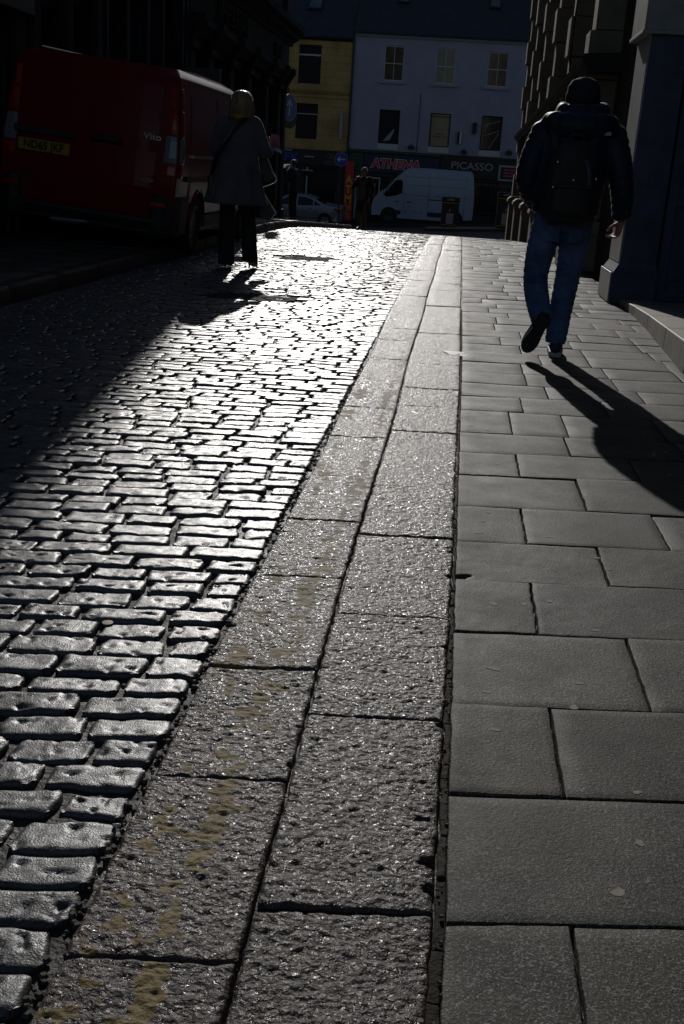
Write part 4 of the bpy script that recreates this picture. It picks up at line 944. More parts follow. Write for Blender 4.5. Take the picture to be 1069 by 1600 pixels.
q = MB(); q.tube([(-.68, .30, 1.905), (-.66, 1.5, 1.94), (-.66, 2.9, 1.93)], [.012]*3, 6); q.build('roof_gutter', 'red_paint', RV, local=True)
q = MB(); q.add([(-.66, 3.36, 1.80), (.66, 3.36, 1.80), (.80, 4.02, 1.295), (-.80, 4.02, 1.295), (-.66, 3.38, 1.82), (.66, 3.38, 1.82), (.80, 4.04, 1.31), (-.80, 4.04, 1.31)], [(0,3,2,1),(4,5,6,7),(0,1,5,4),(1,2,6,5),(2,3,7,6),(3,0,4,7)]); q.build('windscreen', 'glass', RV, local=True)

# white high-roofed van broadside on the main street, nose to the left
WV = thing('white_van', 'white high roofed panel van standing side on in front of the shops', 'van', (.62, 52.9, -1.20), (0, R(-3.2), R(90)))
def hww(y, z):
    w = 1.0
    if z > 1.2: w -= .12*((z-1.2)/1.3)**1.7
    if y > 3.9: w -= .2*((y-3.9)/.9)**2
    return w
out = [(.02, .36), (.0, .6), (.0, 1.2), (.06, 2.0), (.12, 2.32), (.22, 2.42), (2.4, 2.45), (3.05, 2.42), (3.35, 2.32), (3.72, 1.98), (4.12, 1.48), (4.50, 1.24), (4.68, 1.02), (4.74, .7), (4.72, .3)]
und = arch(3.9, .39, .33)[::-1]+[(3.5, .24), (1.25, .24)]+arch(.82, .39, .33)[::-1]+[(.05, .36)]
body('body', 'white_paint', WV, out+und[:-1], hww, [.6, 1.2, 1.5, 1.8, 2.1, 2.3], [.3, 1.2, 2.4, 3.4, 3.9, 4.3], .06, 4)
for s_ in (1, -1):
    side_poly('side_window', 'glass', WV, [(3.33, 1.38), (3.33, 1.86), (3.42, 1.98), (3.66, 1.94), (4.05, 1.48), (4.2, 1.27), (4.05, 1.18), (3.6, 1.26)], hww, s_, .008, .012)
    for z in (1.32, 1.75, 2.12): side_poly('seam', 'bag_grey', WV, [(.25, z), (.25, z+.012), (3.2, z+.012), (3.2, z)], hww, s_, .003, .006)
    for y in (.42, 2.1, 3.22): side_poly('seam', 'bag_grey', WV, [(y, .45), (y, 2.25), (y+.014, 2.25), (y+.014, .45)], hww, s_, .004, .006)
    side_poly('door_rail', 'black', WV, [(.9, 1.14), (.9, 1.18), (2.1, 1.18), (2.1, 1.14)], hww, s_, .012, .02)
    side_poly('rubbing_strip', 'plastic', WV, [(1.3, .40), (1.3, .60), (2.1, .60), (2.1, .40)], hww, s_, .02, .03)
    side_poly('rubbing_strip', 'plastic', WV, [(3.35, .42), (3.35, .60), (3.95, .60), (4.05, .5), (4.0, .42)], hww, s_, .02, .03)
    for y in (2.9, 3.45): side_poly('door_handle', 'black', WV, [(y, .98), (y, 1.02), (y+.2, 1.02), (y+.2, .98)], hww, s_, .02, .03)
    for y in (2.35, 2.7, 3.1): side_poly('marker_lamp', 'black', WV, [(y, .52), (y, .57), (y+.06, .57), (y+.06, .52)], hww, s_, .01, .02)
    for cy in (3.9, .82): wheel(WV, s_*.88, cy, .33, .335, .22, s_)
    q = MB(); q.ell((s_*1.12, 3.95, 1.42), (.09, .06, .18)); q.build('wing_mirror', 'black', WV, local=True, smooth=True)
q = MB(); q.box(-.85, .85, .2, 4.4, .2, .33); q.build('underbody', 'black', WV, local=True)
q = MB(); q.box(-.98, .98, -.06, .12, .34, .5); q.build('rear_bumper', 'plastic', WV, local=True, bevel=.02)
q = MB(); q.box(-.95, -.8, -.03, .04, .72, 1.5); q.build('tail_lamp', 'lamp_red', WV, local=True); q = MB(); q.box(.8, .95, -.03, .04, .72, 1.5); q.build('tail_lamp', 'lamp_red', WV, local=True)
q = MB(); q.add([(-.78, 3.42, 2.30), (.78, 3.42, 2.30), (.88, 4.15, 1.49), (-.88, 4.15, 1.49), (-.78, 3.44, 2.33), (.78, 3.44, 2.33), (.88, 4.18, 1.51), (-.88, 4.18, 1.51)], [(0,3,2,1),(4,5,6,7),(0,1,5,4),(1,2,6,5),(2,3,7,6),(3,0,4,7)]); q.build('windscreen', 'glass', WV, local=True)

# silver saloon, nose to the left
SC = thing('silver_car', 'silver saloon car side on behind the smoking man, its red tail lamp by the banner', 'car', (-5.62, 54.3, -1.70), (0, R(-3.2), R(90)))
def hwc(y, z):
    w = .88
    if z > .88: w -= .30*((z-.88)/.55)
    if y < .5: w -= .14*((.5-y)/.5)**2
    if y > 3.9: w -= .25*((y-3.9)/.7)**2
    if z < .45: w -= .05*(.45-z)/.2
    return w
out = [(.06, .30), (.0, .5), (.03, .78), (.10, .95), (.45, .99), (.85, 1.04), (1.35, 1.28), (1.75, 1.40), (2.3, 1.43), (2.8, 1.38), (3.55, .98), (4.2, .86), (4.48, .72), (4.55, .5), (4.5, .28)]
und = arch(3.68, .35, .33)[::-1]+[(3.3, .2), (1.2, .2)]+arch(.85, .35, .33)[::-1]+[(.2, .24)]
body('body', 'silver_paint', SC, out+und, hwc, [.45, .66, .88, 1.0, 1.2], [.2, .5, 1.3, 2.2, 3.0, 3.9, 4.2], .04, 3)
for s_ in (1, -1):
    side_poly('side_window', 'glass', SC, [(1.05, 1.0), (1.38, 1.21), (1.42, 1.0)], hwc, s_, .006, .012)
    side_poly('side_window', 'glass', SC, [(1.46, .99), (1.46, 1.24), (1.8, 1.34), (2.2, 1.36), (2.2, .97)], hwc, s_, .006, .012)
    side_poly('side_window', 'glass', SC, [(2.28, .97), (2.28, 1.36), (2.7, 1.32), (3.3, 1.0), (3.3, .97)], hwc, s_, .006, .012)
    side_poly('rubbing_strip', 'chrome', SC, [(1.3, .42), (1.3, .44), (3.2, .44), (3.2, .42)], hwc, s_, .014, .02)
    for y in (1.5, 2.35): side_poly('door_handle', 'chrome', SC, [(y, .84), (y, .87), (y+.15, .87), (y+.15, .84)], hwc, s_, .02, .03)
    for y in (1.25, 2.24, 3.2): side_poly('seam', 'black', SC, [(y, .35), (y, .95), (y+.01, .95), (y+.01, .35)], hwc, s_, .003, .006)
    for cy in (3.68, .85): wheel(SC, s_*.79, cy, .31, .315, .19, s_, spokes=5)
    q = MB(); q.ell((s_*.98, 3.1, 1.0), (.09, .05, .07)); q.build('wing_mirror', 'silver_paint', SC, local=True, smooth=True)
    side_poly('tail_lamp', 'lamp_red', SC, [(.10, .72), (.08, .90), (.35, .93), (.50, .88), (.30, .78)], hwc, s_, .012, .03)
    q = MB(); q.box(*sorted((s_*.45, s_*.74)), .02, .12, .74, .90); q.build('tail_lamp', 'lamp_red', SC, local=True, bevel=.02)
    side_poly('headlamp', 'lamp_clear', SC, [(4.0, .66), (4.05, .80), (4.3, .78), (4.4, .66)], hwc, s_, .01, .03)
q = MB(); q.box(-.75, .75, .2, 4.2, .18, .32); q.build('underbody', 'black', SC, local=True)
for nm, a, b in (('rear_window', (1.32, 1.265), (.90, 1.065)), ('windscreen', (2.86, 1.355), (3.5, 1.015))):
    q = MB(); sg = -1 if a[0] < 2 else 1; vs = []
    for o_ in (0, .012):
        for (y, z) in (a, b): h = hwc(y, z)-.06; vs += [(-h, y+sg*o_*.4, z+o_), (h, y+sg*o_*.4, z+o_)]
    q.add(vs, [(0,1,3,2),(4,6,7,5),(0,4,5,1),(1,5,7,3),(3,7,6,2),(2,6,4,0)]); q.build(nm, 'glass', SC, local=True)
q = MB(); q.box(-.25, .25, -.02, .06, .55, .66); q.build('number_plate', 'plate', SC, local=True)

# ------------------------------------------------------------------ street furniture
def sign_disc(par, c, r, ang, face, m):
    """round plate facing direction ang (radians, 0 = towards -y)"""
    o = bpy.data.objects.new('sign_plate', None)
    q = MB(); q.lathe_z([(0, r*.98), (0, r), (.022, r), (.022, r*.98)], n=32)
    M_ = Matrix.Rotation(ang, 4, 'Z') @ Matrix.Rotation(R(90), 4, 'X')
    q.v = [tuple(Vector(c)+(M_ @ Vector(p))) for p in q.v]; pl_ = q.build('sign_plate', 'sign_grey' if face else 'black', par)
    if face:
        q = MB(); q.lathe_z([(.0225, .01), (.0225, r*.93), (.025, r*.93), (.025, .01)], n=32)
        q.v = [tuple(Vector(c)+(M_ @ Vector(p))) for p in q.v]; q.build('sign_face', 'sign_blue', pl_)
        rot = {'left': 0, 'up': -math.pi/2}[face]
        poly = [(-.66, 0), (-.22, .40), (-.08, .30), (-.28, .09), (.62, .09), (.62, -.09), (-.28, -.09), (-.08, -.30), (-.22, -.40)]
        pts = [((a*math.cos(rot)-b*math.sin(rot))*r, (a*math.sin(rot)+b*math.cos(rot))*r) for a, b in poly]
        q = MB(); q.prism(pts, lambda a, b, d: Vector(c)+(M_ @ Vector((a, b, d))), .026, .029); q.build('arrow', 'sign_white', pl_)
    bpy.data.objects.remove(o)
s1 = thing('signpost', 'tall dark signpost with a blue up arrow disc at the corner of the left pavement', 'road sign', (-4.93, 30.32, float(zg(29.6))+.12))
q = MB(); q.tube([(-4.93, 30.32, float(zg(29.6))+.1), (-4.93, 30.32, 2.86)], [.045]*2, 12); q.lathe_z([(0, .07), (.9, .065), (.95, .045)], (-4.93, 30.32, float(zg(29.6))+.1)); q.build('pole', 'black', s1, smooth=False)
sign_disc(s1, (-4.79, 30.22, 2.50), .34, R(62), 'up', 0)
sign_disc(s1, (-4.78, 30.40, 2.32), .34, R(242), None, 0)
q = MB(); q.box(-5.0, -4.86, 30.24, 30.29, 1.35, 1.75); q.build('notice', 'black', s1, bevel=.01)
s2 = thing('signpost', 'slim signpost with a blue left arrow disc in front of the yellow building', 'road sign', (-5.45, 50, -1.3))
q = MB(); q.tube([(-5.45, 50.05, -1.35), (-5.45, 50.05, 1.75)], [.03]*2, 10); q.build('pole', 'black', s2)
sign_disc(s2, (-5.45, 50, 1.42), .30, 0, 'left', 0)
def bin_(label, x, y, w, h, white=True):
    z0 = gz(x, y)+.01
    t = thing('litter_bin', label, 'litter bin', (x, y, z0), group='black litter bins on the far pavement')
    q = MB(); q.box(-w/2, w/2, -w/2, w/2, .06, h-.18); q.build('body', 'black', t, local=True, bevel=.02)
    q = MB(); q.box(-w/2+.03, w/2-.03, -w/2+.03, w/2-.03, 0, .06); q.build('base', 'black', t, local=True)
    q = MB(); q.box(-w/2-.02, w/2+.02, -w/2-.02, w/2+.02, h-.175, h-.03); q.box(-w/2+.02, w/2-.02, -w/2+.02, w/2-.02, h-.03, h); q.build('hood', 'black', t, local=True, bevel=.015)
    for zz in (.075, h-.22):
        q = MB(); q.box(-w/2+.03, w/2-.03, -w/2-.006, -w/2-.001, zz, zz+.018); q.build('gold_stripe', 'sign_yellow', t, local=True)
    q = MB(); q.box(-w*.2, w*.22, -w/2-.012, -w/2-.001, .13, .52); q.build('notice', 'sign_grey', t, local=True)
    text('lettering', 'LITTER', .085, 'sign_white', t, (.0, -w/2-.026, h-.10), (R(90), 0, 0), .002, .002, local=True)
    q = MB(); q.prism([(0, 0), (.03, .05), (.0, .12), (-.03, .05), (-.05, .0)], lambda a, b, d: (a, d, b+.58), -w/2-.008, -w/2-.001); q.build('emblem', 'sign_yellow', t, local=True)
bin_('square black litter bin standing in front of the white van', -.36, 43.2, .66, 1.12)
bin_('square black litter bin beside the railings at the sandstone building', 1.62, 39.6, .64, 1.22)
rl = thing('railings', 'row of dark spiked iron railings with old gold tops right of the white van', 'railings', (1.9, 57.4, -1))
q = MB(); q.box(.85, 5, 57.38, 57.42, -.72, -.66); q.box(.85, 5, 57.38, 57.42, .42, .46); q.build('rail', 'black', rl)
q = MB(); x = .9
while x < 5: q.tube([(x, 57.4, -.95), (x, 57.4, .62)], [.014]*2, 6); x += .13
ba = q.build('bars', 'black', rl); ba['kind'] = 'stuff'
q = MB(); x = .9
while x < 5: q.lathe_z([(0, .014), (.03, .035), (.08, .03), (.16, .002)], (x, 57.4, .62), 6); x += .13
q.build('spearheads', 'dull_gold', rl)['kind'] = 'stuff'

# bottle cap and stub caught between the setts
q = MB(); q.lathe_z([(0, .004), (.001, .012), (.004, .0135), (.006, .013), (.0065, .0)], n=16)
tag(q.build('bottle_cap', 'dull_gold', None, local=True), 'dull metal bottle cap lying in a joint between the cobbles', 'bottle cap').location = (-.735, 2.255, -.008)
q = MB(); q.tube([(-.006, 0, 0), (.006, .002, .001)], [.0035, .0032], 10)
tag(q.build('cigarette_stub', 'plate_white', None, local=True, smooth=True), 'white cigarette stub at the edge of the cobbles by the kerb', 'cigarette stub').location = (-.468, 1.475, -.002)
# ------------------------------------------------------------------ people (local: they face +y unless turned)
def hand(mb, w, d, a, n, curl=.5, k=1.):
    """palm and five fingers: w wrist, d towards the fingers, a towards the thumb side, n palm side"""
    w, d, a, n = map(Vector, (w, d, a, n)); d.normalize(); a = (a-d*a.dot(d)).normalized(); n = (n-d*n.dot(d)-a*n.dot(a)).normalized()
    mb.tube([w-d*.03*k, w, w+d*.03*k, w+d*.065*k, w+d*.09*k], [(.026*k, .020*k), (.027*k, .019*k), (.036*k, .017*k), (.040*k, .015*k), (.036*k, .012*k)], 12, ref=a)
    for o, L, r in ((.030, .070, .0088), (.010, .080, .0092), (-.010, .074, .0088), (-.029, .058, .0078)):
        p = w+d*.083*k+a*o*k; dd = (d+a*o*2.2).normalized(); pts = [p-d*.02*k, p]; ang = .25*curl
        for f in (.42, .32, .26):
            ang += curl*.75; v = dd*math.cos(ang)+n*math.sin(ang); pts.append(pts[-1]+v*L*f*k)
        mb.tube(pts, [r*k, r*k, r*.95*k, r*.85*k, r*.6*k], 8)
    p = w+d*.018*k+a*.024*k; v = (d*.62+a*.62+n*.4).normalized(); v2 = (d*.9+a*.15+n*.45).normalized()
    mb.tube([p, p+v*.035*k, p+v*.058*k+v2*.008*k, p+v*.058*k+v2*.042*k], [.013*k, .0115*k, .010*k, .007*k], 8)
def head(mb, c, ang=0., k=1.):
    """c: centre of the head; ang: direction of the face, 0 = +y"""
    c = Vector(c); q = Matrix.Rotation(ang, 3, 'Z'); P = lambda x, y, z: c+q @ (Vector((x, y, z))*k)
    mb.ell(c+q @ Vector((0, -.008, .02))*k, (.075*k, .095*k, .098*k), 20, 14, ang)
    mb.ell(P(0, .022, -.045), (.056*k, .066*k, .074*k), 16, 10, ang)
    mb.tube([P(0, .088, .012), P(0, .106, -.018), P(0, .104, -.032), P(0, .085, -.036)], [.010*k, .013*k, .014*k, .008*k], 8)
    mb.ell(P(0, .080, -.066), (.024*k, .012*k, .007*k), 10, 6, ang); mb.ell(P(0, .072, -.098), (.026*k, .022*k, .018*k), 10, 6, ang)
    mb.tube([P(-.05, .068, .028), P(0, .088, .032), P(.05, .068, .028)], [.010*k]*3, 6)
    for s_ in (1, -1): mb.ell(P(s_*.077, -.006, -.01), (.010*k, .020*k, .032*k), 8, 8, ang)
def eyes(par, c, ang, k=1.):
    c = Vector(c); q = Matrix.Rotation(ang, 3, 'Z')
    for s_ in (1, -1):
        m_ = MB(); m_.ell(c+q @ (Vector((s_*.030, .078, .008))*k), (.011*k, .010*k, .009*k), 8, 6); m_.build('eye', 'eye', par, local=True, smooth=True)

def shoe(par, heel, toe, up, m='shoe', sm='sole', L=None, name='shoe', w=.043):
    heel, toe, up = map(Vector, (heel, toe, up)); f = (toe-heel); L = f.length; f.normalize(); up = (up-f*up.dot(f)).normalized(); s_ = f.cross(up)
    prof = [(-.015, .6), (.02, .84), (.1, .9), (.3, .82), (.5, .92), (.7, 1.1), (.85, 1.0), (.95, .72), (1.01, .3)]
    hs = [.055, .075, .085, .085, .072, .052, .042, .034, .024]
    mb = MB(); rings = []
    for (t, ww), h in zip(prof, hs):
        c = heel+f*(t*L); rings.append([c+s_*(w*ww*math.cos(a))+up*(h*.5+h*.5*math.sin(a)+.008) for a in [2*math.pi*j/14 for j in range(14)]])
    mb.loft(rings); o = mb.build(name, m, par, local=True, smooth=True)
    ol = []
    for t, ww in prof: ol.append((t, ww))
    mb = MB(); pts = [heel+f*(t*L)+s_*(w*1.06*ww) for t, ww in ol]+[heel+f*(t*L)-s_*(w*1.06*ww) for t, ww in ol[::-1]]
    n = len(pts); mb.add([p-up*.012 for p in pts]+[p+up*.020 for p in pts], [tuple(range(n)), tuple(range(2*n-1, n-1, -1))]+[(i, (i+1) % n, n+(i+1) % n, n+i) for i in range(n)])
    so_ = mb.build('sole', sm, o, local=True, bevel=.003)
    tr = MB()
    for t in np.linspace(.06, .94, 12):
        ww = np.interp(t, [p[0] for p in prof], [p[1] for p in prof])
        for u in (-.55, 0, .55):
            c = heel+f*(t*L)+s_*(w*ww*u)-up*.0125; a = s_*.009; b = f*.006
            tr.add([c-a-b, c+a-b, c+a+b, c-a+b, c-a-b-up*.004, c+a-b-up*.004, c+a+b-up*.004, c-a+b-up*.004], [(0,3,2,1),(4,5,6,7),(0,1,5,4),(1,2,6,5),(2,3,7,6),(3,0,4,7)])
    tr.build('tread', sm if sm != 'sole' else 'bag_grey', o, local=True)
    return o

def person(label, loc, J, rz=0., hd=1., hc=None, face=0., hands=((0, 0, -1), (0, 0, -1)), curl=.5, group=None):
    """one continuous body from a table of joints"""
    mb = MB(); g = J
    mb.eloft([(*g['pel'][:2], g['pel'][2]-.09, .13, .09), (*g['pel'], .155, .105), (*g['waist'], .135, .095), (*g['chest'], .16, .11), (*(Vector(g['neck'])-Vector((0, 0, .07))), .13, .075), (*g['neck'], .06, .06)], 20, 3)
    mb.tube([g['neck'], Vector(g['head'])-Vector((0, 0, .03))], [.056, .055], 12)
    head(mb, g['head'], face, hd)
    for s_ in 'LR':
        sg = -1 if s_ == 'L' else 1
        mb.tube([g['hip'+s_], g['knee'+s_], g['ank'+s_]], [.085, .058, .042], 12, sub=4)
        mb.tube([g['ank'+s_], Vector(g['ank'+s_])*.65+Vector(g['toe'+s_])*.35], [(.036, .032), (.028, .02)], 10)
        mb.tube([Vector(g['sho'+s_])*.8+Vector(g['neck'])*.2, g['sho'+s_], g['elb'+s_], g['wri'+s_]], [.055, .055, .042, .029], 12, sub=3)
        d, a, n = g['hand'+s_]; hand(mb, g['wri'+s_], d, a, n, g.get('curl', curl), 1.)
    o = mb.skin('person', 'skin', None, .0062, 2)
    o.location = loc; o.rotation_euler = (0, 0, rz); tag(o, label, 'person', group)
    return o

# --- the man with the backpack walking up the pavement
J = dict(pel=(-.055, 0, .90), waist=(-.05, .02, 1.04), chest=(-.035, .045, 1.22), neck=(-.02, .06, 1.41), head=(-.015, .10, 1.525),
    hipL=(-.145, .0, .86), kneeL=(-.178, .02, .475), ankL=(-.135, -.27, .25), toeL=(-.20, -.27, .07),
    hipR=(.045, .0, .86), kneeR=(.02, .05, .47), ankR=(-.012, -.02, .09), toeR=(.01, .17, .035),
    shoL=(-.22, .04, 1.31), elbL=(-.295, -.02, 1.07), wriL=(-.235, .14, .90), handL=((.5, .5, -.7), (0, 1, .3), (1, 0, 0)),
    shoR=(.185, .04, 1.31), elbR=(.265, -.02, 1.06), wriR=(.305, .05, .845), handR=((-.18, .12, -1), (-.3, 1, 0), (-1, -.2, 0)), curl=.75)
pm = person('man in a navy padded jacket, black beanie and jeans walking away up the pavement', (.69, 6.9, .004), J, hd=.95)
q = MB()
q.eloft([(-.05, 0, .845, .165, .125), (-.05, 0, .87, .195, .15), (-.05, .01, 1.0, .215, .165), (-.04, .03, 1.15, .225, .17), (-.03, .045, 1.28, .225, .16), (-.025, .05, 1.36, .17, .12), (-.02, .06, 1.43, .10, .09)], 36, 10, bumps=(.05, .015))
for s_, w1 in (('L', (-.225, .12, .915)), ('R', (.302, .045, .865))):
    sh, el = J['sho'+s_], J['elb'+s_]
    q.tube([Vector(sh)*.7+Vector(J['neck'])*.3, sh, el, w1], [.085, .088, .072, .056], 20, sub=14, bumps=(.047, .015))
    wv = (Vector(w1)-Vector(el)).normalized()
    q.tube([Vector(w1)-wv*.05, Vector(w1)-wv*.01, Vector(w1)+wv*.012], [.058, .055, .043], 16)
# hood bunched on the shoulders
q.tube([(-.20, .05, 1.385), (-.17, -.05, 1.375), (-.02, -.10, 1.365), (.13, -.05, 1.375), (.165, .05, 1.385)], [(.05, .055), (.055, .07), (.06, .075), (.055, .07), (.05, .055)], 16, sub=8, bumps=(.07, .010))
q.tube([(-.12, .10, 1.46), (-.115, .0, 1.445), (-.015, -.045, 1.44), (.10, 0, 1.455), (.105, .10, 1.47)], [(.045, .05)]*5, 16, sub=8, bumps=(.06, .010))
q.tube([(-.12, .12, 1.48), (-.09, .19, 1.46), (0, .21, 1.45), (.08, .19, 1.46), (.10, .12, 1.485)], [.035]*5, 12, sub=5)
q.skin('padded_jacket', 'puffer', pm, .0085, 2)
q = MB(); q.eloft([(-.015, .10, 1.50, .093, .108), (-.015, .10, 1.515, .102, .117), (-.015, .10, 1.555, .104, .118), (-.015, .10, 1.565, .098, .113), (-.015, .098, 1.60, .095, .108), (-.015, .095, 1.632, .075, .085), (-.015, .09, 1.650, .035, .045)], 28, 3); q.skin('beanie', 'knit', pm, .006, 3)
q = MB()
q.eloft([(-.05, 0, .76, .12, .10), (-.05, 0, .82, .178, .125), (-.05, 0, .90, .175, .125)], 28, 3)
kw = dict(sub=12)
q.tube([(-.135, 0, .84), (-.165, .01, .66), (-.178, .03, .48), (-.165, -.12, .36), (-.132, -.262, .25)], [(.096, .10), (.088, .092), (.075, .078), (.072, .070), (.066, .06)], 20, bumps=(.045, .011), ref=(1, 0, 0), **kw)
q.tube([(.035, 0, .84), (.03, .03, .66), (.02, .05, .48), (.0, .01, .28), (-.012, -.01, .075)], [(.096, .10), (.088, .092), (.076, .078), (.070, .070), (.064, .066)], 20, bumps=(.045, .011), ref=(1, 0, 0), **kw)
q.tube([(-.004, .0, .20), (-.010, -.005, .165), (-.012, -.01, .12)], [.060, .068, .060], 16, sub=3)
q.skin('jeans', 'denim', pm, .0075, 2)
q = MB(); q.box(-.16, -.075, -.123, -.118, .70, .80); q.box(-.02, .065, -.123, -.118, .70, .80)
q.v = [(x, y+.02*(abs(x+.05)/.1)**2, z) for x, y, z in q.v]; q.build('back_pockets', 'denim', pm, local=True, bevel=.004)
shoe(pm, (-.115, -.325, .275), (-.212, -.245, .045), (0, .8, .5), 'shoe', 'sole')
shoe(pm, (-.012, -.075, .010), (.012, .185, .012), (0, 0, 1), 'shoe', 'sole_w')
q = MB(); q.prism([(0, 0), (.05, 0), (.05, .018), (.03, .02), (.0, .006)], lambda a, b, d: (.105+a, d, 1.325+b), -.112, -.106); q.build('emblem', 'sign_grey', pm, local=True)
# backpack
bp_ = thing('backpack', 'black backpack worn by the walking man', 'backpack', (.64, 6.72, .86))
q = MB(); q.eloft([(0, -.0, -.05, .10, .07), (0, -.01, -.02, .155, .10), (0, -.02, .12, .172, .115), (0, -.015, .28, .16, .105), (.01, -.01, .38, .13, .085), (.01, 0, .425, .07, .05)], 30, 3)
q.v = [(x*(1+.05*math.copysign(1, x)*0), max(y, -.105) if abs(x) < .12 else y, z) for x, y, z in q.v]; q.skin('pack_body', 'nylon', bp_, .008, 5)
q = MB(); q.eloft([(0, -.09, .0, .09, .04), (0, -.10, .03, .12, .045), (0, -.10, .15, .118, .042), (0, -.09, .19, .08, .03)], 24, 3); pk = q.skin('front_pocket', 'nylon', bp_, .007, 4)
q = MB(); q.tube([(-.10, -.125, .165), (0, -.150, .172), (.10, -.125, .165)], [.004]*3, 6, sub=3); q.build('zip', 'bag_grey', pk, local=True)
q = MB(); q.tube([(.055, -.09, .33), (.075, -.125, .29), (.09, -.135, .23), (.095, -.13, .17)], [(.016, .004)]*4, 8, ref=(1, 0, 0), sub=3); q.build('strap', 'bag_grey', bp_, local=True, smooth=True)
q = MB(); q.tube([(-.03, .0, .41), (-.025, -.015, .455), (.035, -.015, .455), (.04, .0, .41)], [(.012, .004)]*4, 8, sub=4); q.build('grab_handle', 'nylon', bp_, local=True, smooth=True)
for s_ in (-1, 1):
    q = MB(); q.tube([(s_*.09, .04, .36), (s_*.125, .09, .47), (s_*.13, .20, .53), (s_*.14, .33, .47), (s_*.14, .36, .30)], [(.028, .008)]*5, 10, ref=(1, 0, 0), sub=4); q.build('shoulder_strap', 'nylon', bp_, local=True, smooth=True)
for x, z in ((-.10, .30), (.13, .22), (-.11, .16), (.0, .205)):
    q = MB(); q.ell((x, -.135 if abs(x) < .05 else -.105, z), (.008, .005, .010), 8, 6); q.build('buckle', 'chrome', bp_, local=True, smooth=True)

# --- the woman beside the van
J = dict(pel=(-.03, 0, .93), waist=(-.02, .01, 1.08), chest=(-.02, .02, 1.27), neck=(-.01, .01, 1.45), head=(0, .03, 1.585),
    hipL=(-.115, 0, .90), kneeL=(-.11, .0, .50), ankL=(-.105, -.02, .11), toeL=(-.10, .13, .035),
    hipR=(.07, .0, .90), kneeR=(.10, .04, .50), ankR=(.135, .02, .13), toeR=(.16, .17, .035),
    shoL=(-.185, .01, 1.39), elbL=(-.255, .0, 1.14), wriL=(-.19, .19, 1.10), handL=((.4, 1, .1), (0, 0, 1), (1, -.3, 0)),
    shoR=(.15, .01, 1.39), elbR=(.255, .02, 1.15), wriR=(.27, .23, 1.20), handR=((.1, 1, .4), (0, 0, 1), (-1, 0, 0)), curl=.9)
wm_ = person('blond woman in a flared grey coat and black trousers standing beside the red van', (-2.23, 11.1, .012), J, hd=.93)
q = MB()
q.eloft([(-.03, -.01, .625, .305, .24), (-.03, -.01, .64, .308, .24), (-.03, 0, .80, .262, .205), (-.03, 0, 1.0, .222, .17), (-.02, .01, 1.15, .200, .148), (-.02, .01, 1.30, .198, .13), (-.015, .01, 1.39, .165, .10), (-.01, .01, 1.45, .085, .075)], 48, 5, fold=(6, .024, 1.2))
for s_ in 'LR':
    w1 = Vector(J['wri'+s_])*.85+Vector(J['elb'+s_])*.15
    q.tube([Vector(J['sho'+s_])*.7+Vector(J['neck'])*.3, J['sho'+s_], J['elb'+s_], w1], [.06, .068, .060, .052], 18, sub=6)
ct = q.skin('coat', 'coat', wm_, .009, 5)
q = MB(); q.tube([(-.07, .02, 1.465), (-.05, -.055, 1.46), (0, -.075, 1.455), (.05, -.055, 1.46), (.07, .02, 1.465)], [.028]*5, 12, sub=4); q.build('scarf', 'scarf', wm_, local=True, smooth=True)
q = MB()
q.tube([(-.11, 0, .88), (-.112, 0, .5), (-.108, -.015, .10), (-.108, -.015, .03)], [(.088, .095), (.078, .085), (.083, .092), (.090, .10)], 18, sub=6)
q.tube([(.07, 0, .88), (.098, .03, .5), (.13, .015, .14), (.133, .015, .07)], [(.088, .095), (.076, .082), (.080, .088), (.086, .096)], 18, sub=6); q.skin('trousers', 'trouser', wm_, .009, 3)
for (hx, hy, tx, ty, hz) in ((-.105, -.075, -.10, .14, .02), (.138, -.055, .165, .16, .055)):
    s__ = shoe(wm_, (hx, hy, hz+.025), (tx, ty, .015), (0, 0, 1), 'leather', 'leather', w=.036)
    q = MB(); q.tube([(hx+.002, hy+.02, hz+.03), (hx+.002, hy+.01, .0)], [.014, .008], 8); q.build('heel', 'leather', s__, local=True)
q = MB(); hc = Vector((0, .02, 1.59)); rings = []
rows = [(1.705, .03, .04), (1.690, .070, .080), (1.655, .100, .108), (1.60, .112, .118), (1.54, .118, .118), (1.49, .120, .11), (1.455, .112, .095), (1.435, .095, .075)]
for z, rx, ry in rows:
    rings.append([(rx*math.cos(a)*(1+.05*math.sin(9*a+z*30)), .015+ry*math.sin(a)*(1+.05*math.sin(7*a+z*20))*(1 if math.sin(a) < .3 else .55), z) for a in [2*math.pi*j/48 for j in range(48)]])
q.loft(rings)
for i in range(110):
    a = math.pi*(.85+1.3*i/109)+random.uniform(-.1, .1); r_ = random.uniform(.99, 1.09); q.tube([(.10*r_*math.cos(a), .015+.11*math.sin(a), 1.62), (.118*r_*math.cos(a), .015+.118*math.sin(a), 1.53), (random.uniform(.10, .135)*math.cos(a+.1), .015+.09*math.sin(a), 1.425+random.uniform(-.03, .03))], [.006, .006, .0015], 5, sub=3)
q.build('hair', 'hair', wm_, local=True, smooth=True)
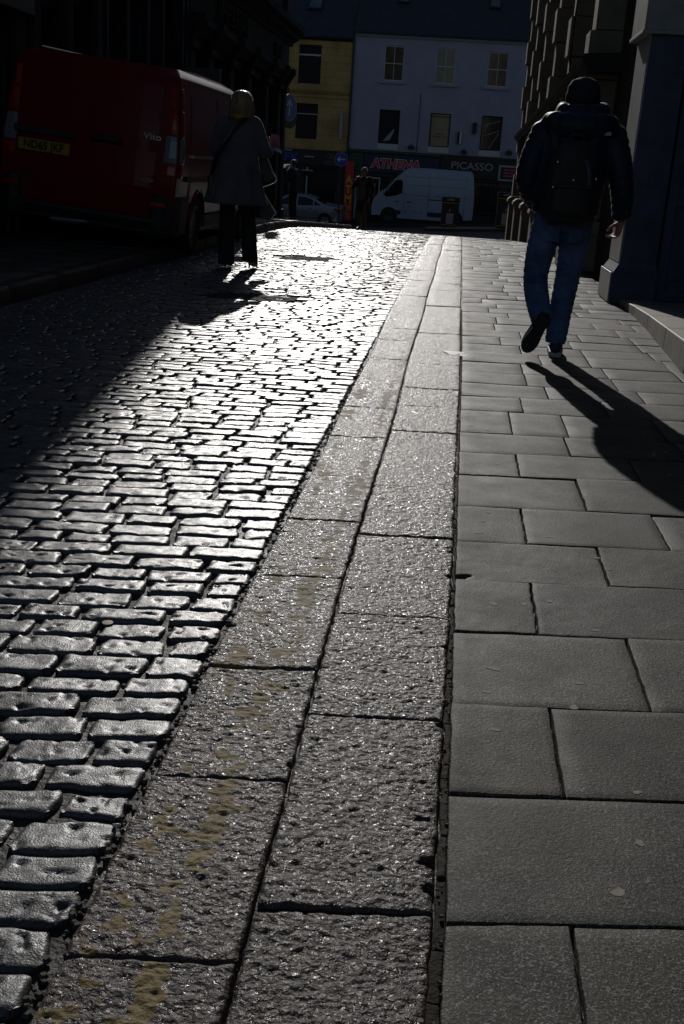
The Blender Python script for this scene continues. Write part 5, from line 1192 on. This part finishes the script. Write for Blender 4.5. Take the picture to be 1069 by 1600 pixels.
# her bags and what she holds
sbg = thing('shoulder_bag', 'black shoulder bag hanging at the right hip of the woman', 'bag', (-1.98, 11.22, .83))
q = MB(); q.loft([[(-.05, -.04, .28), (.0, -.05, .29), (.0, .05, .29), (-.05, .04, .28)], [(-.05, -.06, .12), (.07, -.07, .14), (.07, .07, .14), (-.05, .06, .12)], [(-.05, -.07, .0), (.115, -.08, .07), (.115, .08, .07), (-.05, .07, .0)], [(-.04, -.05, -.02), (.09, -.06, .035), (.09, .06, .035), (-.04, .05, -.02)]]); q.build('bag_body', 'leather', sbg, local=True, bevel=.015, smooth=False)
q = MB(); q.tube([(0, -.05, .28), (-.12, -.17, .42), (-.22, -.155, .56), (-.30, -.12, .63)], [(.010, .004)]*4, 8, ref=(0, 0, 1), sub=3); q.build('strap', 'leather', sbg, local=True, smooth=True)
cbg = thing('crossbody_bag', 'black crossbody bag at the left side of the woman, its wide strap over her back', 'bag', (-2.52, 11.12, .75))
q = MB(); q.box(-.02, .06, -.10, .12, -.06, .16); q.build('bag_body', 'leather', cbg, local=True, bevel=.02)
q = MB(); q.tube([(.02, -.05, .16), (.08, -.16, .32), (.16, -.19, .46), (.26, -.165, .62), (.34, -.115, .70), (.37, -.03, .725)], [(.022, .005)]*6, 10, ref=(1, 0, 0), sub=4); q.build('strap', 'leather', cbg, local=True, smooth=True)
lf = thing('leaflet', 'pale folded leaflet held up in the right hand of the woman', 'leaflet', (-1.94, 11.42, 1.23))
q = MB(); q.loft([[(-.05, .0, -.02), (.07, -.01, -.06), (.07, -.004, -.06), (-.05, .006, -.02)], [(-.04, .01, .11), (.045, -.0, .10), (.045, .006, .10), (-.04, .016, .11)]]); q.build('cover', 'leaflet', lf, local=True)
q = MB(); q.loft([[(-.045, -.05, -.025), (.085, -.055, -.075), (.085, -.05, -.078), (-.045, -.045, -.028)], [(-.045, .0, .0), (.075, -.005, -.045), (.075, .0, -.048), (-.045, .005, -.003)]]); q.build('page', 'paper', lf, local=True)
cr = thing('carrier_bag', 'grey paper carrier bag with white edges hanging beside the coat hem of the woman', 'bag', (-1.98, 11.3, .48))
q = MB(); q.loft([[(-.06, -.03, .05), (.04, -.03, .0), (.04, .03, .0), (-.06, .03, .05)], [(-.06, -.035, .12), (.105, -.035, .09), (.105, .035, .09), (-.06, .035, .12)], [(-.04, -.02, .28), (.0, -.02, .24), (.0, .02, .24), (-.04, .02, .28)]]); q.build('bag_body', 'bag_grey', cr, local=True)
q = MB(); q.tube([(.0, -.022, .245), (.106, -.037, .092), (.041, -.032, .0)], [.003]*3, 6); q.tube([(.0, -.022, .245), (-.02, -.02, .12)], [.003]*2, 6); q.build('white_edge', 'paper', cr, local=True)

# --- the two men at the far end
def far_man(label, loc, rz, coat_m, coat_name, leg_m, hair_m, hem, J, flare, hd_ang, scl=.95):
    p = person(label, loc, J, rz=rz, face=hd_ang); p.scale = (scl,)*3
    q = MB(); z0 = hem
    q.eloft([(J['pel'][0], J['pel'][1], z0, .18*flare, .14*flare), (*J['pel'], .185, .135), (*J['waist'], .175, .125), (*J['chest'], .20, .135), (J['neck'][0], J['neck'][1], J['neck'][2]-.05, .15, .10), (*J['neck'], .08, .075)], 28, 3, fold=(5, .008, 1.0))
    for s_ in 'LR': q.tube([Vector(J['sho'+s_])*.7+Vector(J['neck'])*.3, J['sho'+s_], J['elb'+s_], Vector(J['wri'+s_])*.9+Vector(J['elb'+s_])*.1], [.065, .072, .062, .05], 16, sub=4)
    q.skin(coat_name, coat_m, p, .012, 4)
    q = MB(); q.eloft([(*J['pel'][:2], .82, .15, .11), (*J['pel'][:2], .96, .16, .12)], 20)
    for s_ in 'LR': q.tube([J['hip'+s_], J['knee'+s_], (Vector(J['ank'+s_])*.95+Vector(J['knee'+s_])*.05)], [(.09, .10), (.075, .08), (.07, .075)], 16, sub=5)
    q.skin('trousers', leg_m, p, .012, 3)
    for s_ in 'LR':
        a, t = Vector(J['ank'+s_]), Vector(J['toe'+s_]); d = (t-a); d.z = 0; d.normalize(); shoe(p, (a.x-d.x*.06, a.y-d.y*.06, max(.005, a.z-.085)), (a.x+d.x*.21, a.y+d.y*.21, .008), (0, 0, 1), 'leather', 'leather')
    c = Vector(J['head']); qq = Matrix.Rotation(hd_ang, 3, 'Z')
    q = MB(); q.ell(c+qq @ Vector((0, -.022, .036)), (.083, .096, .094), 20, 12, hd_ang); h = q.build('hair', hair_m, p, local=True, smooth=True)
    eyes(p, J['head'], hd_ang)
    return p
J1 = dict(pel=(0, 0, .94), waist=(0, 0, 1.08), chest=(0, .0, 1.26), neck=(0, .02, 1.44), head=(0, .05, 1.575),
    hipL=(-.09, 0, .90), kneeL=(-.09, .02, .49), ankL=(-.09, -.02, .09), toeL=(-.10, .14, .035), hipR=(.09, 0, .90), kneeR=(.095, .02, .49), ankR=(.10, -.02, .09), toeR=(.12, .14, .035),
    shoL=(-.19, .0, 1.37), elbL=(-.25, .10, 1.12), wriL=(-.08, .24, 1.36), handL=((.35, .1, .9), (0, -1, .2), (1, 0, 0)),
    shoR=(.19, .0, 1.37), elbR=(.25, -.03, 1.10), wriR=(.23, .08, .86), handR=((0, .15, -1), (0, 1, 0), (-1, 0, 0)), curl=.8)
far_man('man in a dark jacket standing side on and smoking near the signpost', (-4.60, 30.5, float(zg(30.5))+.124), R(75), 'jacket_n', 'jacket', 'trouser', 'hair_d', .80, J1, 1.05, 0)
J2 = dict(J1); J2.update(hipL=(-.09, 0, .90), kneeL=(-.12, .10, .50), ankL=(-.16, .12, .09), toeL=(-.19, .28, .035), hipR=(.09, 0, .90), kneeR=(.10, -.02, .50), ankR=(.13, -.16, .11), toeR=(.13, -.0, .035),
    shoR=(.19, 0, 1.37), elbR=(.27, .12, 1.15), wriR=(.13, .24, 1.36), handR=((-.4, .1, .9), (0, -1, .2), (-1, 0, 0)), shoL=(-.19, 0, 1.37), elbL=(-.27, -.03, 1.10), wriL=(-.24, .10, .87), handL=((0, .15, -1), (0, 1, 0), (1, 0, 0)))
mn = far_man('grey haired man in a long dark coat walking across the end of the street', (-2.58, 29.6, float(zg(29.6))), R(180-22), 'coat_d', 'long_coat', 'beige', 'hair_g', .52, J2, 1.32, R(-20))
q = MB(); q.eloft([(0, .075, .80, .13, .08), (0, .07, 1.1, .125, .085), (0, .06, 1.36, .11, .09)], 20, 3); q.build('shirt', 'beige', mn, local=True, smooth=True)
ph = thing('phone', 'small dark phone in the raised hand of the man in the long coat', 'phone', (0, 0, 0))
e = Matrix.Rotation(R(158), 3, 'Z') @ Vector((.10, .26, 1.50))*.95; ph.location = (-2.58+e.x, 29.6+e.y, float(zg(29.6))+e.z)
q = MB(); q.box(-.018, .018, -.006, .006, -.05, .07); q.build('case', 'black_gloss', ph, local=True, bevel=.004)
# puff of smoke lit by the sun
m = bpy.data.materials.new('smoke'); m.use_nodes = True; n = m.node_tree; n.nodes.clear(); ou = n.nodes.new('ShaderNodeOutputMaterial'); vo = n.nodes.new('ShaderNodeVolumePrincipled')
vo.inputs['Color'].default_value = (.85, .92, 1, 1); vo.inputs['Anisotropy'].default_value = .3
tc = n.nodes.new('ShaderNodeTexCoord'); nz = n.nodes.new('ShaderNodeTexNoise'); nz.inputs['Scale'].default_value = 7; mr = n.nodes.new('ShaderNodeMapRange'); mr.inputs[1].default_value = .42; mr.inputs[2].default_value = .62; mr.inputs[4].default_value = 90
n.links.new(tc.outputs['Object'], nz.inputs['Vector']); n.links.new(nz.outputs['Fac'], mr.inputs[0]); n.links.new(mr.outputs[0], vo.inputs['Density']); n.links.new(vo.outputs[0], ou.inputs['Volume']); MT['smoke'] = m
q = MB(); q.tube([(.13, 0, .06), (.03, 0, .04), (-.09, .02, -.02), (-.17, .02, -.13), (-.17, .03, -.24)], [.03, .07, .11, .12, .06], 14, sub=4)
sm = q.build('smoke', 'smoke', None, local=True); sm.location = (-4.79, 30.35, .96); tag(sm, 'pale puff of cigarette smoke drifting from the face of the smoking man', 'smoke', kind='stuff')
